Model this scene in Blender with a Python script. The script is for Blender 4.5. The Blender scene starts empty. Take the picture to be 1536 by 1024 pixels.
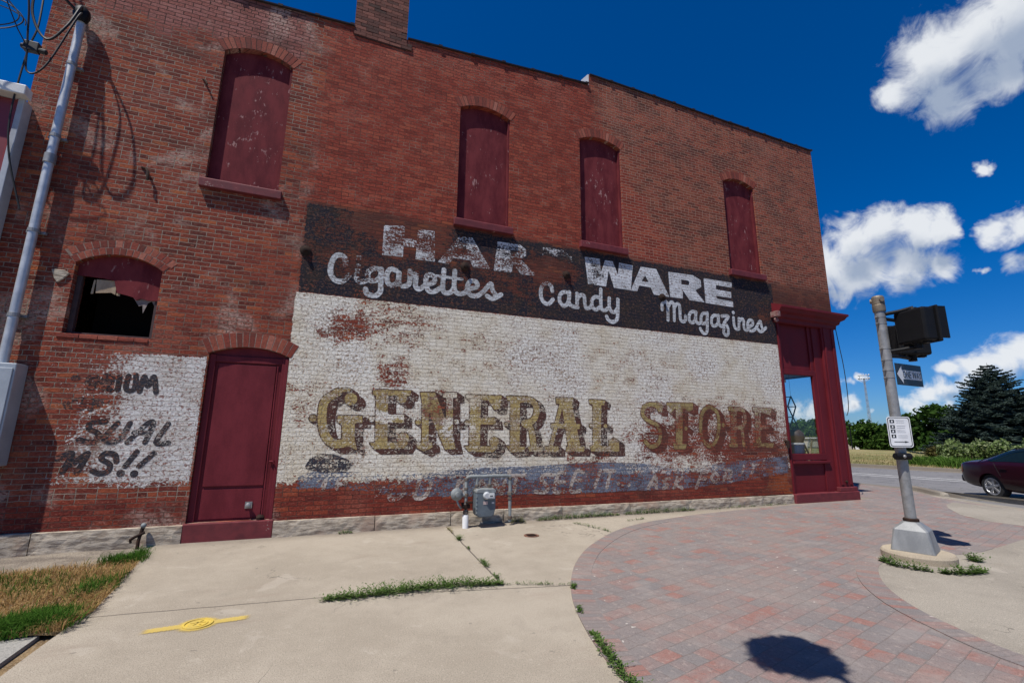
import bpy, bmesh, math, random
import numpy as np
from mathutils import Matrix, Vector
from mathutils.geometry import tessellate_polygon
random.seed(7); RNG = np.random.default_rng(7)
SC = bpy.context.scene; COL = SC.collection
R = math.radians

# ------------------------------------------------------------------ camera
CAM_R = [[0.92924269, 0.08207527, 0.36023836], [-0.36930997, 0.17764799, 0.91216848], [0.01087085, -0.98066551, 0.19538931]]
cam = bpy.data.objects.new("camera", bpy.data.cameras.new("camera")); COL.objects.link(cam)
cam.data.sensor_width = 36.0; cam.data.lens = 683.0 / 1536.0 * 36.0
cam.data.clip_start = 0.05; cam.data.clip_end = 6000
m = Matrix(((CAM_R[0][0], -CAM_R[0][1], -CAM_R[0][2], 0.0), (CAM_R[1][0], -CAM_R[1][1], -CAM_R[1][2], -7.6887),
            (CAM_R[2][0], -CAM_R[2][1], -CAM_R[2][2], 1.5), (0, 0, 0, 1)))
cam.matrix_world = m
SC.camera = cam

# ------------------------------------------------------------------ light, sky, exposure
SUN_DIR = Vector((0.45, 0.265, -1.0)).normalized()          # the way the light travels
sun = bpy.data.objects.new("sun", bpy.data.lights.new("sun", 'SUN')); COL.objects.link(sun)
sun.data.energy = 5.0; sun.data.angle = R(0.53); sun.data.color = (1.0, 0.955, 0.89)
sun.rotation_euler = SUN_DIR.to_track_quat('-Z', 'Y').to_euler()
SUN_EL = math.asin(-SUN_DIR.z); SUN_AZ = math.atan2(-SUN_DIR.x, -SUN_DIR.y)
SC.view_settings.view_transform = 'Standard'; SC.view_settings.look = 'None'
SC.view_settings.exposure = 0.14; SC.view_settings.gamma = 1.0
SC.cycles.max_bounces = 6; SC.cycles.transparent_max_bounces = 12

CLOUDS=[(0.7984,0.2628,0.5417,0.0578),(0.7876,0.3124,0.5311,0.0625),(0.8068,0.2211,0.5479,0.0717),(0.7738,0.3581,0.5225,0.0313),(0.813,0.3144,0.49,0.0377),(0.828,0.2607,0.4965,0.0422),(0.8155,0.4731,0.3333,0.0464),(0.8337,0.4357,0.3392,0.0443),(0.8349,0.4761,0.2763,0.0513),(0.8566,0.4022,0.3232,0.0338),(0.8706,0.3742,0.3195,0.0252),(0.8641,0.4222,0.2742,0.0382),(0.8801,0.3899,0.271,0.0292),(0.8063,0.5119,0.2965,0.0538),(0.8254,0.5072,0.2479,0.0235),(0.8793,0.3581,0.3142,0.0123),(0.8991,0.3182,0.3007,0.0214),(0.9074,0.2964,0.2979,0.0254),(0.8916,0.3302,0.3098,0.0101),(0.917,0.3115,0.249,0.0209),(0.8687,0.3178,0.38,0.0117),(0.9043,0.3468,0.2488,0.0077),(0.929,0.3492,0.1228,0.0313),(0.9164,0.3829,0.1167,0.0243),(0.9061,0.4073,0.1141,0.0181),(0.9364,0.3262,0.1296,0.0334),(0.9058,0.4168,0.0759,0.0217),(0.8986,0.4338,0.0663,0.0185),(0.9119,0.4015,0.0853,0.016),(0.8865,0.4597,0.0524,0.0172),(0.8928,0.4481,0.0455,0.0206),(0.8984,0.439,0.0158,0.0128),(0.8435,0.5345,0.0537,0.019),(0.8541,0.5116,0.0932,0.0124),(0.8611,0.507,0.0381,0.0091),(0.8509,0.5251,0.0156,0.0124),(0.876,0.4818,0.0245,0.0098),(0.8434,0.53,0.0885,0.0148),(0.9091,0.4134,0.0517,0.0143),(0.3955,0.577,0.7146,0.0075),(0.8141,0.5792,0.0417,0.0265),(0.8021,0.5952,0.0493,0.017),(0.8725,0.485,0.0599,0.0079),(0.8771,0.4802,0.0049,0.0116)]

class NT:
    """short hand for building node trees"""
    def __init__(s, tree): s.t = tree; s.n = tree.nodes; s.l = tree.links
    def node(s, kind, **kw):
        n = s.n.new(kind)
        for k, v in kw.items(): setattr(n, k, v)
        return n
    def put(s, sock, v):
        if isinstance(v, bpy.types.NodeSocket): s.l.new(v, sock)
        elif isinstance(v, (tuple, list)) and sock.type == 'RGBA': sock.default_value = (*v[:3], 1.0)
        else: sock.default_value = v
    def m(s, op, a, b=None, c=None, clamp=False):
        n = s.node('ShaderNodeMath', operation=op, use_clamp=clamp)
        for i, v in enumerate((a, b, c)):
            if v is not None: s.put(n.inputs[i], v)
        return n.outputs[0]
    def add(s, a, b): return s.m('ADD', a, b)
    def sub(s, a, b): return s.m('SUBTRACT', a, b)
    def mul(s, a, b): return s.m('MULTIPLY', a, b)
    def v(s, op, a, b=None, scale=None):
        n = s.node('ShaderNodeVectorMath', operation=op)
        s.put(n.inputs[0], a)
        if b is not None: s.put(n.inputs[1], b)
        if scale is not None: s.put(n.inputs['Scale'], scale)
        return n.outputs['Value'] if op in ('DISTANCE', 'LENGTH', 'DOT_PRODUCT') else n.outputs['Vector']
    def xyz(s, x, y, z):
        n = s.node('ShaderNodeCombineXYZ')
        for i, q in enumerate((x, y, z)): s.put(n.inputs[i], q)
        return n.outputs[0]
    def sep(s, vec):
        n = s.node('ShaderNodeSeparateXYZ'); s.put(n.inputs[0], vec); return n.outputs
    def noise(s, vec, scale, detail=3.0, rough=0.55, dist=0.0, out='Fac'):
        n = s.node('ShaderNodeTexNoise'); s.put(n.inputs['Vector'], vec)
        n.inputs['Scale'].default_value = scale; n.inputs['Detail'].default_value = detail
        n.inputs['Roughness'].default_value = rough; n.inputs['Distortion'].default_value = dist
        return n.outputs[out]
    def step(s, x, lo, hi):                                   # smooth step lo..hi -> 0..1
        n = s.node('ShaderNodeMapRange', interpolation_type='SMOOTHSTEP')
        s.put(n.inputs['Value'], x); s.put(n.inputs['From Min'], lo); s.put(n.inputs['From Max'], hi)
        return n.outputs['Result']
    def mix(s, fac, a, b, blend='MIX'):
        n = s.node('ShaderNodeMix', data_type='RGBA', blend_type=blend)
        s.put(n.inputs[0], fac); s.put(n.inputs[6], a); s.put(n.inputs[7], b)
        return n.outputs[2]
    def ramp(s, fac, stops):
        n = s.node('ShaderNodeValToRGB'); r = n.color_ramp
        while len(r.elements) < len(stops): r.elements.new(0.5)
        for e, (p, c) in zip(r.elements, stops): e.position = p; e.color = (*c, 1.0)
        s.put(n.inputs[0], fac); return n.outputs[0]
    def pos(s): return s.node('ShaderNodeNewGeometry').outputs['Position']
    def obj(s): return s.node('ShaderNodeTexCoord').outputs['Object']
    def island(s): return s.node('ShaderNodeNewGeometry').outputs['Random Per Island']
    def bump(s, h, dist=0.01, strength=1.0):
        n = s.node('ShaderNodeBump'); n.inputs['Distance'].default_value = dist
        n.inputs['Strength'].default_value = strength; s.put(n.inputs['Height'], h); return n.outputs[0]

# ---- world: Nishita sky with scattered fair-weather cumulus by direction
W = bpy.data.worlds.new("World"); SC.world = W; W.use_nodes = True
w = NT(W.node_tree); w.n.clear()
sky = w.node('ShaderNodeTexSky', sky_type='NISHITA'); sky.sun_disc = False
sky.sun_elevation = SUN_EL; sky.sun_rotation = SUN_AZ % (2 * math.pi)
sky.altitude = 200; sky.air_density = 1.0; sky.dust_density = 0.35; sky.ozone_density = 4.0
wdir = w.node('ShaderNodeTexCoord').outputs['Generated']
hsv = w.node('ShaderNodeHueSaturation'); hsv.inputs['Saturation'].default_value = 1.18; hsv.inputs['Value'].default_value = 1.0
w.put(hsv.inputs['Color'], w.mix(1.0, sky.outputs[0], (0.60, 0.86, 1.30), 'MULTIPLY'))
def cloud_density(vec):
    wob = w.v('SCALE', w.v('SUBTRACT', w.noise(vec, 9.0, 5.0, 0.6, 0.0, 'Color'), (0.5, 0.5, 0.5)), scale=0.085)
    q = w.v('ADD', vec, wob)
    best = None
    for (x, y, z, r) in CLOUDS:
        d = w.m('MULTIPLY_ADD', w.v('DISTANCE', q, (x, y, z)), -1.0 / r, 1.0)
        best = d if best is None else w.m('SMOOTH_MAX', best, d, 0.25)
    return best
fine = w.noise(wdir, 20.0, 10.0, 0.62, 0.8)
dens = w.add(cloud_density(wdir), w.add(w.mul(w.sub(fine, 0.5), 1.75), 0.05))
up = w.v('NORMALIZE', w.v('ADD', wdir, (-0.012, -0.006, 0.045)))
dens2 = cloud_density(up)
alpha = w.m('POWER', w.step(dens, -0.08, 0.72), 0.9)
thick = w.step(w.add(dens2, w.mul(w.sub(w.noise(wdir, 11.0, 4.0, 0.5), 0.5), 0.9)), -0.05, 0.85)
cloud_col = w.mix(thick, (11.2, 11.6, 12.1), (4.8, 5.8, 7.6))
skycol = w.mix(w.mul(alpha, 0.96), hsv.outputs[0], cloud_col)
bg = w.node('ShaderNodeBackground'); bg.inputs['Strength'].default_value = 0.066
w.put(bg.inputs['Color'], skycol)
wo = w.node('ShaderNodeOutputWorld'); w.l.new(bg.outputs[0], wo.inputs['Surface'])

# ------------------------------------------------------------------ mesh helpers
class MB:
    """collects shapes and links them as ONE mesh object"""
    def __init__(s): s.v = []; s.f = []; s.uv = None
    def poly(s, pts):
        b = len(s.v); s.v += [tuple(p) for p in pts]; s.f.append(tuple(range(b, b + len(pts))))
        return s
    def mesh(s, vs, fs):
        b = len(s.v); s.v += [tuple(p) for p in vs]; s.f += [tuple(i + b for i in f) for f in fs]; return s
    def box(s, x0, x1, y0, y1, z0, z1):
        return s.mesh([(x0, y0, z0), (x1, y0, z0), (x1, y1, z0), (x0, y1, z0), (x0, y0, z1), (x1, y0, z1), (x1, y1, z1), (x0, y1, z1)],
                      [(0, 3, 2, 1), (4, 5, 6, 7), (0, 1, 5, 4), (1, 2, 6, 5), (2, 3, 7, 6), (3, 0, 4, 7)])
    def obox(s, c, ax, ay, az, hx, hy, hz):                    # oriented box
        c, ax, ay, az = map(Vector, (c, ax, ay, az)); vs = []
        for k in (-1, 1):
            for i, j in ((-1, -1), (1, -1), (1, 1), (-1, 1)): vs.append(c + ax * hx * i + ay * hy * j + az * hz * k)
        return s.mesh(vs, [(0, 3, 2, 1), (4, 5, 6, 7), (0, 1, 5, 4), (1, 2, 6, 5), (2, 3, 7, 6), (3, 0, 4, 7)])
    def prism(s, prof, a, b, f):
        """profile points (2D) mapped by f(u, v, t) at t = a and t = b"""
        n = len(prof)
        vs = [f(u, v, a) for u, v in prof] + [f(u, v, b) for u, v in prof]
        fs = [tuple(range(n))[::-1], tuple(range(n, 2 * n))] + [(i, (i + 1) % n, n + (i + 1) % n, n + i) for i in range(n)]
        return s.mesh(vs, fs)
    def tube(s, pts, r, n=10, cap=True):
        pts = [Vector(p) for p in pts]; rs = r if isinstance(r, (list, tuple)) else [r] * len(pts)
        vs = []; ref = None
        for i, p in enumerate(pts):
            d = (pts[min(i + 1, len(pts) - 1)] - pts[max(i - 1, 0)])
            if d.length < 1e-9: d = Vector((0, 0, 1))
            d.normalize()
            if ref is None:
                ref = Vector((0, 0, 1)) if abs(d.z) < 0.9 else Vector((1, 0, 0))
                ref = (ref - d * ref.dot(d)).normalized()
            else:
                q = ref - d * ref.dot(d)
                if q.length > 1e-6: ref = q.normalized()
            e = d.cross(ref)
            for k in range(n):
                a = 2 * math.pi * k / n; vs.append(p + (ref * math.cos(a) + e * math.sin(a)) * rs[i])
        fs = []
        for i in range(len(pts) - 1):
            for k in range(n): fs.append((i * n + k, i * n + (k + 1) % n, (i + 1) * n + (k + 1) % n, (i + 1) * n + k))
        if cap: fs += [tuple(range(n))[::-1], tuple(range((len(pts) - 1) * n, len(pts) * n))]
        return s.mesh(vs, fs)
    def lathe(s, prof, c=(0, 0, 0), n=24, axis='z'):
        vs = []; fs = []
        for r, h in prof:
            for k in range(n):
                a = 2 * math.pi * k / n; x, y = r * math.cos(a), r * math.sin(a)
                p = (x, y, h) if axis == 'z' else ((x, h, y) if axis == 'y' else (h, x, y))
                vs.append((c[0] + p[0], c[1] + p[1], c[2] + p[2]))
        for i in range(len(prof) - 1):
            for k in range(n): fs.append((i * n + k, i * n + (k + 1) % n, (i + 1) * n + (k + 1) % n, (i + 1) * n + k))
        fs += [tuple(range(n))[::-1], tuple(range((len(prof) - 1) * n, len(prof) * n))]
        return s.mesh(vs, fs)
    def sphere(s, c, r, n=14, k=8, sc=(1, 1, 1)):
        prof = [(max(1e-4, r * math.sin(math.pi * i / k)), -r * math.cos(math.pi * i / k)) for i in range(k + 1)]
        b = len(s.v); s.lathe(prof, (0, 0, 0), n)
        for i in range(b, len(s.v)):
            x, y, z = s.v[i]; s.v[i] = (c[0] + x * sc[0], c[1] + y * sc[1], c[2] + z * sc[2])
        return s
    def build(s, name, mat, parent=None, smooth=False, bevel=0.0, fix=True, flip=False):
        me = bpy.data.meshes.new(name); me.from_pydata(s.v, [], s.f)
        if fix:
            bm = bmesh.new(); bm.from_mesh(me); bmesh.ops.recalc_face_normals(bm, faces=bm.faces); bm.to_mesh(me); bm.free()
        me.validate(); me.update()
        if mat: me.materials.append(mat)
        if smooth:
            me.polygons.foreach_set('use_smooth', [True] * len(me.polygons))
            try: me.set_sharp_from_angle(angle=R(38))
            except Exception: pass
        o = bpy.data.objects.new(name, me); COL.objects.link(o)
        if parent: o.parent = parent
        if bevel:
            b = o.modifiers.new('bevel', 'BEVEL'); b.width = bevel; b.segments = 2; b.limit_method = 'ANGLE'; b.angle_limit = R(40)
        return o
def tag(o, label=None, cat=None, group=None, kind=None):
    if label: o['label'] = label
    if cat: o['category'] = cat
    if group: o['group'] = group
    if kind: o['kind'] = kind
    return o
def thing(name, label, cat, loc=(0, 0, 0), rotz=0.0, group=None):
    o = bpy.data.objects.new(name, None); o.empty_display_size = 0.2; COL.objects.link(o)
    o.location = loc; o.rotation_euler = (0, 0, rotz)
    return tag(o, label, cat, group)
def copy_tree(o, parent=None):
    c = o.copy(); COL.objects.link(c)
    if parent: c.parent = parent
    for ch in list(o.children): copy_tree(ch, c)
    return c
def smooth_line(pts, k=6, closed=False):
    """Catmull-Rom through points"""
    P = [Vector(p) for p in pts]; out = []
    n = len(P)
    for i in range(n - 1):
        p0, p1, p2, p3 = P[max(i - 1, 0)], P[i], P[i + 1], P[min(i + 2, n - 1)]
        for j in range(k):
            t = j / k
            out.append(0.5 * ((2 * p1) + (p2 - p0) * t + (2 * p0 - 5 * p1 + 4 * p2 - p3) * t * t + (3 * p1 - p0 - 3 * p2 + p3) * t ** 3))
    out.append(P[-1]); return out
def arrays_object(name, V, F, mat, parent=None):
    """V (n,3), F (m,k) numpy -> one mesh object"""
    me = bpy.data.meshes.new(name); k = F.shape[1]
    me.vertices.add(len(V)); me.vertices.foreach_set('co', V.astype(np.float32).ravel())
    me.loops.add(F.size); me.loops.foreach_set('vertex_index', F.astype(np.int32).ravel())
    me.polygons.add(len(F)); me.polygons.foreach_set('loop_start', np.arange(0, F.size, k, dtype=np.int32))
    me.polygons.foreach_set('loop_total', np.full(len(F), k, dtype=np.int32))
    me.update(calc_edges=True); me.validate(); me.materials.append(mat)
    o = bpy.data.objects.new(name, me); COL.objects.link(o)
    if parent: o.parent = parent
    return o

# ------------------------------------------------------------------ materials
def new_mat(name):
    mt = bpy.data.materials.new(name); mt.use_nodes = True
    n = NT(mt.node_tree); b = mt.node_tree.nodes['Principled BSDF']
    return mt, n, b
def worn_paint(name, col, col2=None, rough=0.5, metal=0.0, scale=6.0, chip=None, chip_col=(0.3, 0.28, 0.26), bump=0.002, spec=0.4, use_obj=True, streak=False):
    """paint or metal with blotches, fine grain, optional chips and vertical streaks"""
    mt, n, b = new_mat(name)
    p = n.obj() if use_obj else n.pos()
    if streak: p2 = n.v('MULTIPLY', p, (1.0, 1.0, 0.38))
    else: p2 = p
    big = n.noise(p2, scale, 5.0, 0.6); fine = n.noise(p, scale * 14, 3.0, 0.6)
    c2 = col2 or tuple(c * 0.72 for c in col)
    f = n.step(n.add(n.mul(big, 0.75), n.mul(fine, 0.25)), 0.34, 0.66)
    c = n.mix(f, c2, col)
    h = n.mul(fine, 0.5)
    if chip is not None:
        cn = n.add(n.mul(n.noise(p2, scale * 3.2, 8.0, 0.68), 0.62), n.mul(n.noise(p, scale * 0.5, 2.0), 0.38))
        k = n.step(cn, chip, chip + 0.05)
        c = n.mix(k, c, chip_col); h = n.sub(h, n.mul(k, 0.6))
    n.put(b.inputs['Base Color'], c); b.inputs['Metallic'].default_value = metal
    n.put(b.inputs['Roughness'], n.m('MULTIPLY_ADD', big, 0.25, rough - 0.12))
    b.inputs['Specular IOR Level'].default_value = spec
    n.put(b.inputs['Normal'], n.bump(h, bump, 0.7))
    return mt
def plain(name, col, rough=0.5, metal=0.0, spec=0.4):
    return worn_paint(name, col, tuple(c * 0.85 for c in col), rough, metal, 9.0, spec=spec)

# pieces of wear on the side wall: (x, z, half width, half height, amount)
WHITE_WEAR = [(8.3, 1.5, 2.9, 0.9, 0.19), (6.3, 1.25, 1.1, 0.6, 0.10), (0.85, 3.3, 1.0, 0.5, 0.13), (0.95, 2.42, 0.4, 0.35, 0.17), (3.0, 2.9, 1.6, 0.5, 0.05), (6.0, 2.8, 1.6, 0.6, 0.05),
              (9.0, 1.0, 1.6, 0.5, 0.14), (1.75, 2.0, 0.3, 0.45, 0.12), (4.6, 0.95, 0.9, 0.25, 0.15), (0.1, 3.1, 0.5, 0.35, 0.16), (-0.4, 1.9, 0.25, 0.5, 0.1)]
BLACK_WEAR = [(0.95, 5.02, 1.0, 0.40, 0.55), (1.0, 4.7, 0.8, 0.35, 0.26), (3.8, 4.66, 0.85, 0.36, 0.34), (-0.2, 4.55, 0.6, 0.6, 0.10), (0.6, 4.2, 1.0, 0.35, 0.12),
              (2.2, 4.62, 1.0, 0.3, 0.16), (5.2, 4.35, 0.5, 0.3, 0.12), (9.7, 4.35, 0.6, 0.4, 0.22), (3.0, 4.2, 1.6, 0.3, 0.14)]
RIB_TOP = [(-0.45, 0.80), (-0.33, 0.84), (-0.16, 0.90), (0.3, 0.90), (0.72, 0.85), (1.56, 0.85), (2.24, 0.9), (3.47, 0.93), (4.86, 0.97), (5.78, 0.94), (6.76, 0.84), (7.84, 0.92), (9.02, 0.99), (10.0, 1.06)]
RIB_BOT = [(-0.45, 0.60), (-0.34, 0.60), (0.15, 0.60), (0.74, 0.52), (1.58, 0.43), (2.25, 0.4), (3.22, 0.4), (4.28, 0.38), (5.44, 0.38), (6.39, 0.38), (7.43, 0.41), (8.56, 0.5), (10.0, 0.64)]

class Masonry:
    """the old brick wall and everything painted on it, as nodes shared by the wall and its lettering"""
    def __init__(s, n, zones=True):
        s.n = n
        P = n.pos(); X, Y, Z = n.sep(P)
        U = n.add(X, Y); s.U, s.Z = U, Z
        V = n.xyz(U, Z, 0.0); s.V = V
        wob = n.v('SCALE', n.v('SUBTRACT', n.noise(V, 2.2, 2.0, 0.5, 0.0, 'Color'), (0.5, 0.5, 0.5)), scale=0.030)
        wob2 = n.v('SCALE', n.v('SUBTRACT', n.noise(V, 17.0, 2.0, 0.5, 0.0, 'Color'), (0.5, 0.5, 0.5)), scale=0.013)
        VB = n.v('ADD', n.v('ADD', V, wob), wob2)
        bt = n.node('ShaderNodeTexBrick', offset=0.5, squash=0.5, squash_frequency=9)
        n.put(bt.inputs['Vector'], VB)
        for k, val in (('Scale', 1.0), ('Mortar Size', 0.0062), ('Mortar Smooth', 0.45), ('Bias', 0.0), ('Brick Width', 0.216), ('Row Height', 0.0668)):
            bt.inputs[k].default_value = val
        n.put(bt.inputs['Color1'], (0, 0, 0)); n.put(bt.inputs['Color2'], (1, 1, 1)); n.put(bt.inputs['Mortar'], (0.5, 0.5, 0.5))
        t = n.m('MULTIPLY', bt.outputs['Color'], 1.0); mortar = bt.outputs['Fac']
        t2 = n.m('FRACT', n.mul(t, 57.31)); t3 = n.m('FRACT', n.mul(t, 211.7))
        s.t, s.t2, s.mortar = t, t2, mortar
        # noises
        s.big = n.noise(V, 0.55, 4.0, 0.55); s.mid = n.noise(V, 3.1, 5.0, 0.6); s.fine = n.noise(V, 34.0, 6.0, 0.62)
        s.speck = n.noise(n.v('MULTIPLY', V, (1.0, 1.35, 1.0)), 26.0, 5.0, 0.66, 0.6); s.dot = n.noise(V, 85.0, 3.0, 0.6); s.chip = n.noise(n.v('MULTIPLY', V, (1.0, 1.2, 1.0)), 21.0, 4.0, 0.72, 0.5)
        s.edge = n.mul(n.sub(n.noise(V, 13.0, 5.0, 0.65), 0.5), 0.16)
        # bricks: per-brick tint, weathered zones
        def region(x0, x1, z0, z1, soft=0.25):
            u = n.add(U, n.mul(n.sub(s.mid, 0.5), 1.1)); z = n.add(Z, n.mul(n.sub(n.noise(V, 2.3, 4.0), 0.5), 1.1))
            return n.mul(n.mul(n.step(u, x0 - soft, x0 + soft), n.sub(1.0, n.step(u, x1 - soft, x1 + soft))),
                         n.mul(n.step(z, z0 - soft, z0 + soft), n.sub(1.0, n.step(z, z1 - soft, z1 + soft))))
        red = n.ramp(t, [(0.0, (0.20, 0.038, 0.025)), (0.3, (0.265, 0.048, 0.030)), (0.8, (0.315, 0.062, 0.037)), (1.0, (0.37, 0.086, 0.048))])
        old = n.ramp(t, [(0.0, (0.12, 0.031, 0.023)), (0.25, (0.20, 0.042, 0.028)), (0.7, (0.27, 0.058, 0.033)), (0.93, (0.33, 0.080, 0.038)), (1.0, (0.40, 0.115, 0.045))])
        brown = n.ramp(t, [(0.0, (0.10, 0.044, 0.031)), (0.5, (0.20, 0.067, 0.040)), (1.0, (0.30, 0.105, 0.06))])
        left = n.sub(1.0, n.step(n.add(U, n.mul(n.sub(s.mid, 0.5), 0.6)), -0.75, -0.45))
        low = n.sub(1.0, n.step(n.add(Z, n.mul(n.sub(s.mid, 0.5), 0.3)), 5.15, 5.3))
        oldf = n.m('MAXIMUM', left, low)
        weathered = n.mul(n.step(n.add(U, n.m('MULTIPLY_ADD', Z, 0.62, n.mul(n.sub(s.mid, 0.5), 1.6))), 10.0, 10.5), n.step(U, 4.6, 5.0))
        rightup = n.mul(n.step(U, 4.75, 5.3), n.step(Z, 4.9, 5.2))
        c = n.mix(oldf, red, old)
        c = n.mix(n.mul(weathered, n.sub(0.85, n.mul(t3, 0.55))), c, brown)
        pink = region(-3.75, -0.9, 7.75, 8.75, 0.16)
        c = n.mix(n.mul(pink, 0.92), c, n.mix(t, (0.36, 0.15, 0.125), (0.27, 0.095, 0.078)))
        orange = n.mul(n.step(s.mid, 0.62, 0.72), n.mul(oldf, 0.5))
        c = n.mix(orange, c, (0.30, 0.070, 0.027))
        rust = region(9.25, 9.95, 0.15, 0.72, 0.07)
        c = n.mix(rust, c, (0.3, 0.07, 0.025))
        base_band = n.mul(n.sub(1.0, n.step(Z, 0.5, 0.62)), n.sub(1.0, rust))
        c = n.mix(n.mul(base_band, 0.55), c, n.mix(t, (0.15, 0.022, 0.018), (0.22, 0.032, 0.022)))
        soot = n.mul(n.step(n.noise(n.v('MULTIPLY', V, (1.0, 1.7, 1.0)), 0.9, 6.0, 0.65), 0.50, 0.64), n.m('MAXIMUM', oldf, weathered))
        c = n.mix(n.mul(soot, n.m('MULTIPLY_ADD', s.speck, 0.9, 0.05)), c, (0.055, 0.032, 0.027))
        fadey = n.step(n.noise(n.v('ADD', V, (3.0, 8.0, 0.0)), 0.75, 6.0, 0.62, 0.3), 0.52, 0.66); c = n.mix(n.mul(fadey, n.mul(s.speck, 0.55)), c, (0.42, 0.155, 0.105))
        c = n.mix(n.mul(n.sub(1.0, n.step(s.fine, 0.36, 0.56)), 0.5), c, n.mix(0.65, c, (0.02, 0.011, 0.010)))
        c = n.mix(n.mul(n.step(s.chip, 0.53, 0.63), 0.30), c, (0.075, 0.034, 0.028))
        c = n.mix(n.mul(n.step(s.speck, 0.54, 0.66), 0.42), c, (0.42, 0.17, 0.11))
        pale = n.mul(n.mul(n.step(n.noise(V, 1.15, 5.0, 0.62, 0.4), 0.52, 0.66), left), n.step(s.speck, 0.36, 0.56))
        c = n.mix(n.mul(pale, 0.72), c, (0.47, 0.345, 0.28))
        # mortar
        light = n.m('MAXIMUM', n.mul(rightup, 0.9), n.mul(left, n.m('MULTIPLY_ADD', n.step(s.big, 0.42, 0.56), 0.55, 0.4)))
        light = n.m('MAXIMUM', light, n.mul(n.step(s.mid, 0.45, 0.65), 0.6))
        light = n.mul(light, n.sub(1.0, n.mul(pink, 1.0)))
        light = n.mul(light, n.sub(1.0, n.mul(base_band, 0.75)))
        mcol = n.mix(light, n.mix(pink, (0.115, 0.04, 0.03), (0.05, 0.025, 0.022)), n.mix(left, (0.42, 0.27, 0.2), (0.33, 0.27, 0.21)))
        mcol = n.mix(n.mul(n.step(s.dot, 0.45, 0.7), 0.35), mcol, n.mix(0.6, mcol, (0.03, 0.02, 0.02)))
        c = n.mix(n.step(mortar, 0.15, 0.85), c, mcol)
        dk = n.mul(n.mul(n.step(Z, 3.7, 3.9), n.sub(1.0, n.step(Z, 5.15, 5.3))), n.step(U, -0.7, -0.5))
        c = n.mix(n.mul(dk, n.m('MULTIPLY_ADD', s.speck, 0.8, 0.22)), c, (0.075, 0.035, 0.028))
        s.brick = c
        # relief: joints, brick-to-brick set-off, pits
        s.h = n.add(n.add(n.mul(mortar, -0.8), n.mul(t2, 0.22)), n.add(n.mul(s.fine, 0.55), n.mul(s.dot, 0.22)))
        s.paint_h = 0.0
        if zones: s.zones()
    def blobs(s, lst):
        n = s.n; tot = None
        u = n.add(s.U, n.mul(n.sub(s.mid, 0.5), 0.9)); z = n.add(s.Z, n.mul(n.sub(n.noise(s.V, 4.3, 4.0), 0.5), 0.6))
        for (x, zz, rx, rz, a) in lst:
            d = n.v('LENGTH', n.xyz(n.mul(n.sub(u, x), 1 / rx), n.mul(n.sub(z, zz), 1 / rz), 0.0))
            k = n.mul(n.sub(1.0, n.step(d, 0.35, 1.15)), a)
            tot = k if tot is None else n.add(tot, k)
        return tot
    def cover(s, level):
        """level about 1 = whole coat, 0 = bare; flakes by brick, by joint and by speckle"""
        n = s.n
        N = n.add(n.add(n.mul(s.speck, 0.95), n.mul(s.mid, 0.35)), n.mul(s.t2, 0.10))      # mean about 0.70
        N = n.sub(N, n.mul(s.mortar, 0.07))
        return n.step(n.sub(n.add(level, 0.30), N), -0.035, 0.045)
    def coat(s, col, level):
        k = s.cover(level); s.c = s.n.mix(k, s.c, col); return k
    def zones(s):
        n = s.n; U, Z = s.U, s.Z; s.c = s.brick
        e = s.edge
        inside = lambda v, a, b, w=0.02: n.mul(n.step(v, a - w, a + w), n.sub(1.0, n.step(v, b - w, b + w)))
        Ue = n.add(U, n.mul(e, 0.3)); Ze = n.add(Z, n.mul(e, 0.25)); Zb = n.add(Z, n.mul(e, 2.2))
        s.ww = s.blobs(WHITE_WEAR); s.bw = s.blobs(BLACK_WEAR)
        # cream field
        creamy = n.mix(n.step(s.mid, 0.35, 0.65), (0.80, 0.745, 0.62), (0.68, 0.60, 0.455))
        creamy = n.mix(n.step(s.big, 0.42, 0.62), creamy, (0.83, 0.80, 0.72))
        creamy = n.mix(n.mul(n.step(s.fine, 0.50, 0.62), 0.55), creamy, (0.40, 0.31, 0.20))
        creamy = n.mix(n.mul(n.step(n.add(n.mul(s.chip, 0.72), n.mul(s.big, 0.28)), 0.525, 0.60), 0.8), creamy, n.mix(s.t2, (0.19, 0.105, 0.07), (0.36, 0.235, 0.135)))
        creamy = n.mix(n.mul(s.mortar, 0.22), creamy, (0.22, 0.17, 0.13))
        zw = n.mul(inside(Ue, -0.66, 9.96, 0.03), n.mul(n.step(Zb, 0.52, 0.80), n.sub(1.0, n.step(Ze, 3.635, 3.655))))
        k1 = s.coat(creamy, n.sub(n.mul(n.sub(0.555, s.ww), zw), n.mul(n.sub(1.0, zw), 0.4)))
        # old notice beside the door
        white2 = n.mix(n.step(s.mid, 0.35, 0.65), (0.70, 0.68, 0.64), (0.60, 0.56, 0.50))
        white2 = n.mix(n.mul(n.step(s.fine, 0.52, 0.64), 0.45), white2, (0.34, 0.22, 0.17)); white2 = n.mix(n.mul(n.step(s.chip, 0.535, 0.60), 0.8), white2, (0.22, 0.075, 0.05))
        white2 = n.mix(n.mul(s.mortar, 0.22), white2, (0.2, 0.15, 0.12))
        fade = n.step(n.add(U, n.mul(Z, -0.10)), -3.75, -2.35)
        zl = n.mul(inside(Ue, -3.9, -1.70, 0.02), n.mul(n.step(Zb, 0.50, 0.85), n.sub(1.0, n.step(n.add(Z, n.mul(e, 0.7)), 2.50, 2.56))))
        k2 = s.coat(white2, n.sub(n.mul(n.m('MULTIPLY_ADD', fade, 0.34, 0.20), zl), n.mul(n.sub(1.0, zl), 0.5)))
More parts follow.
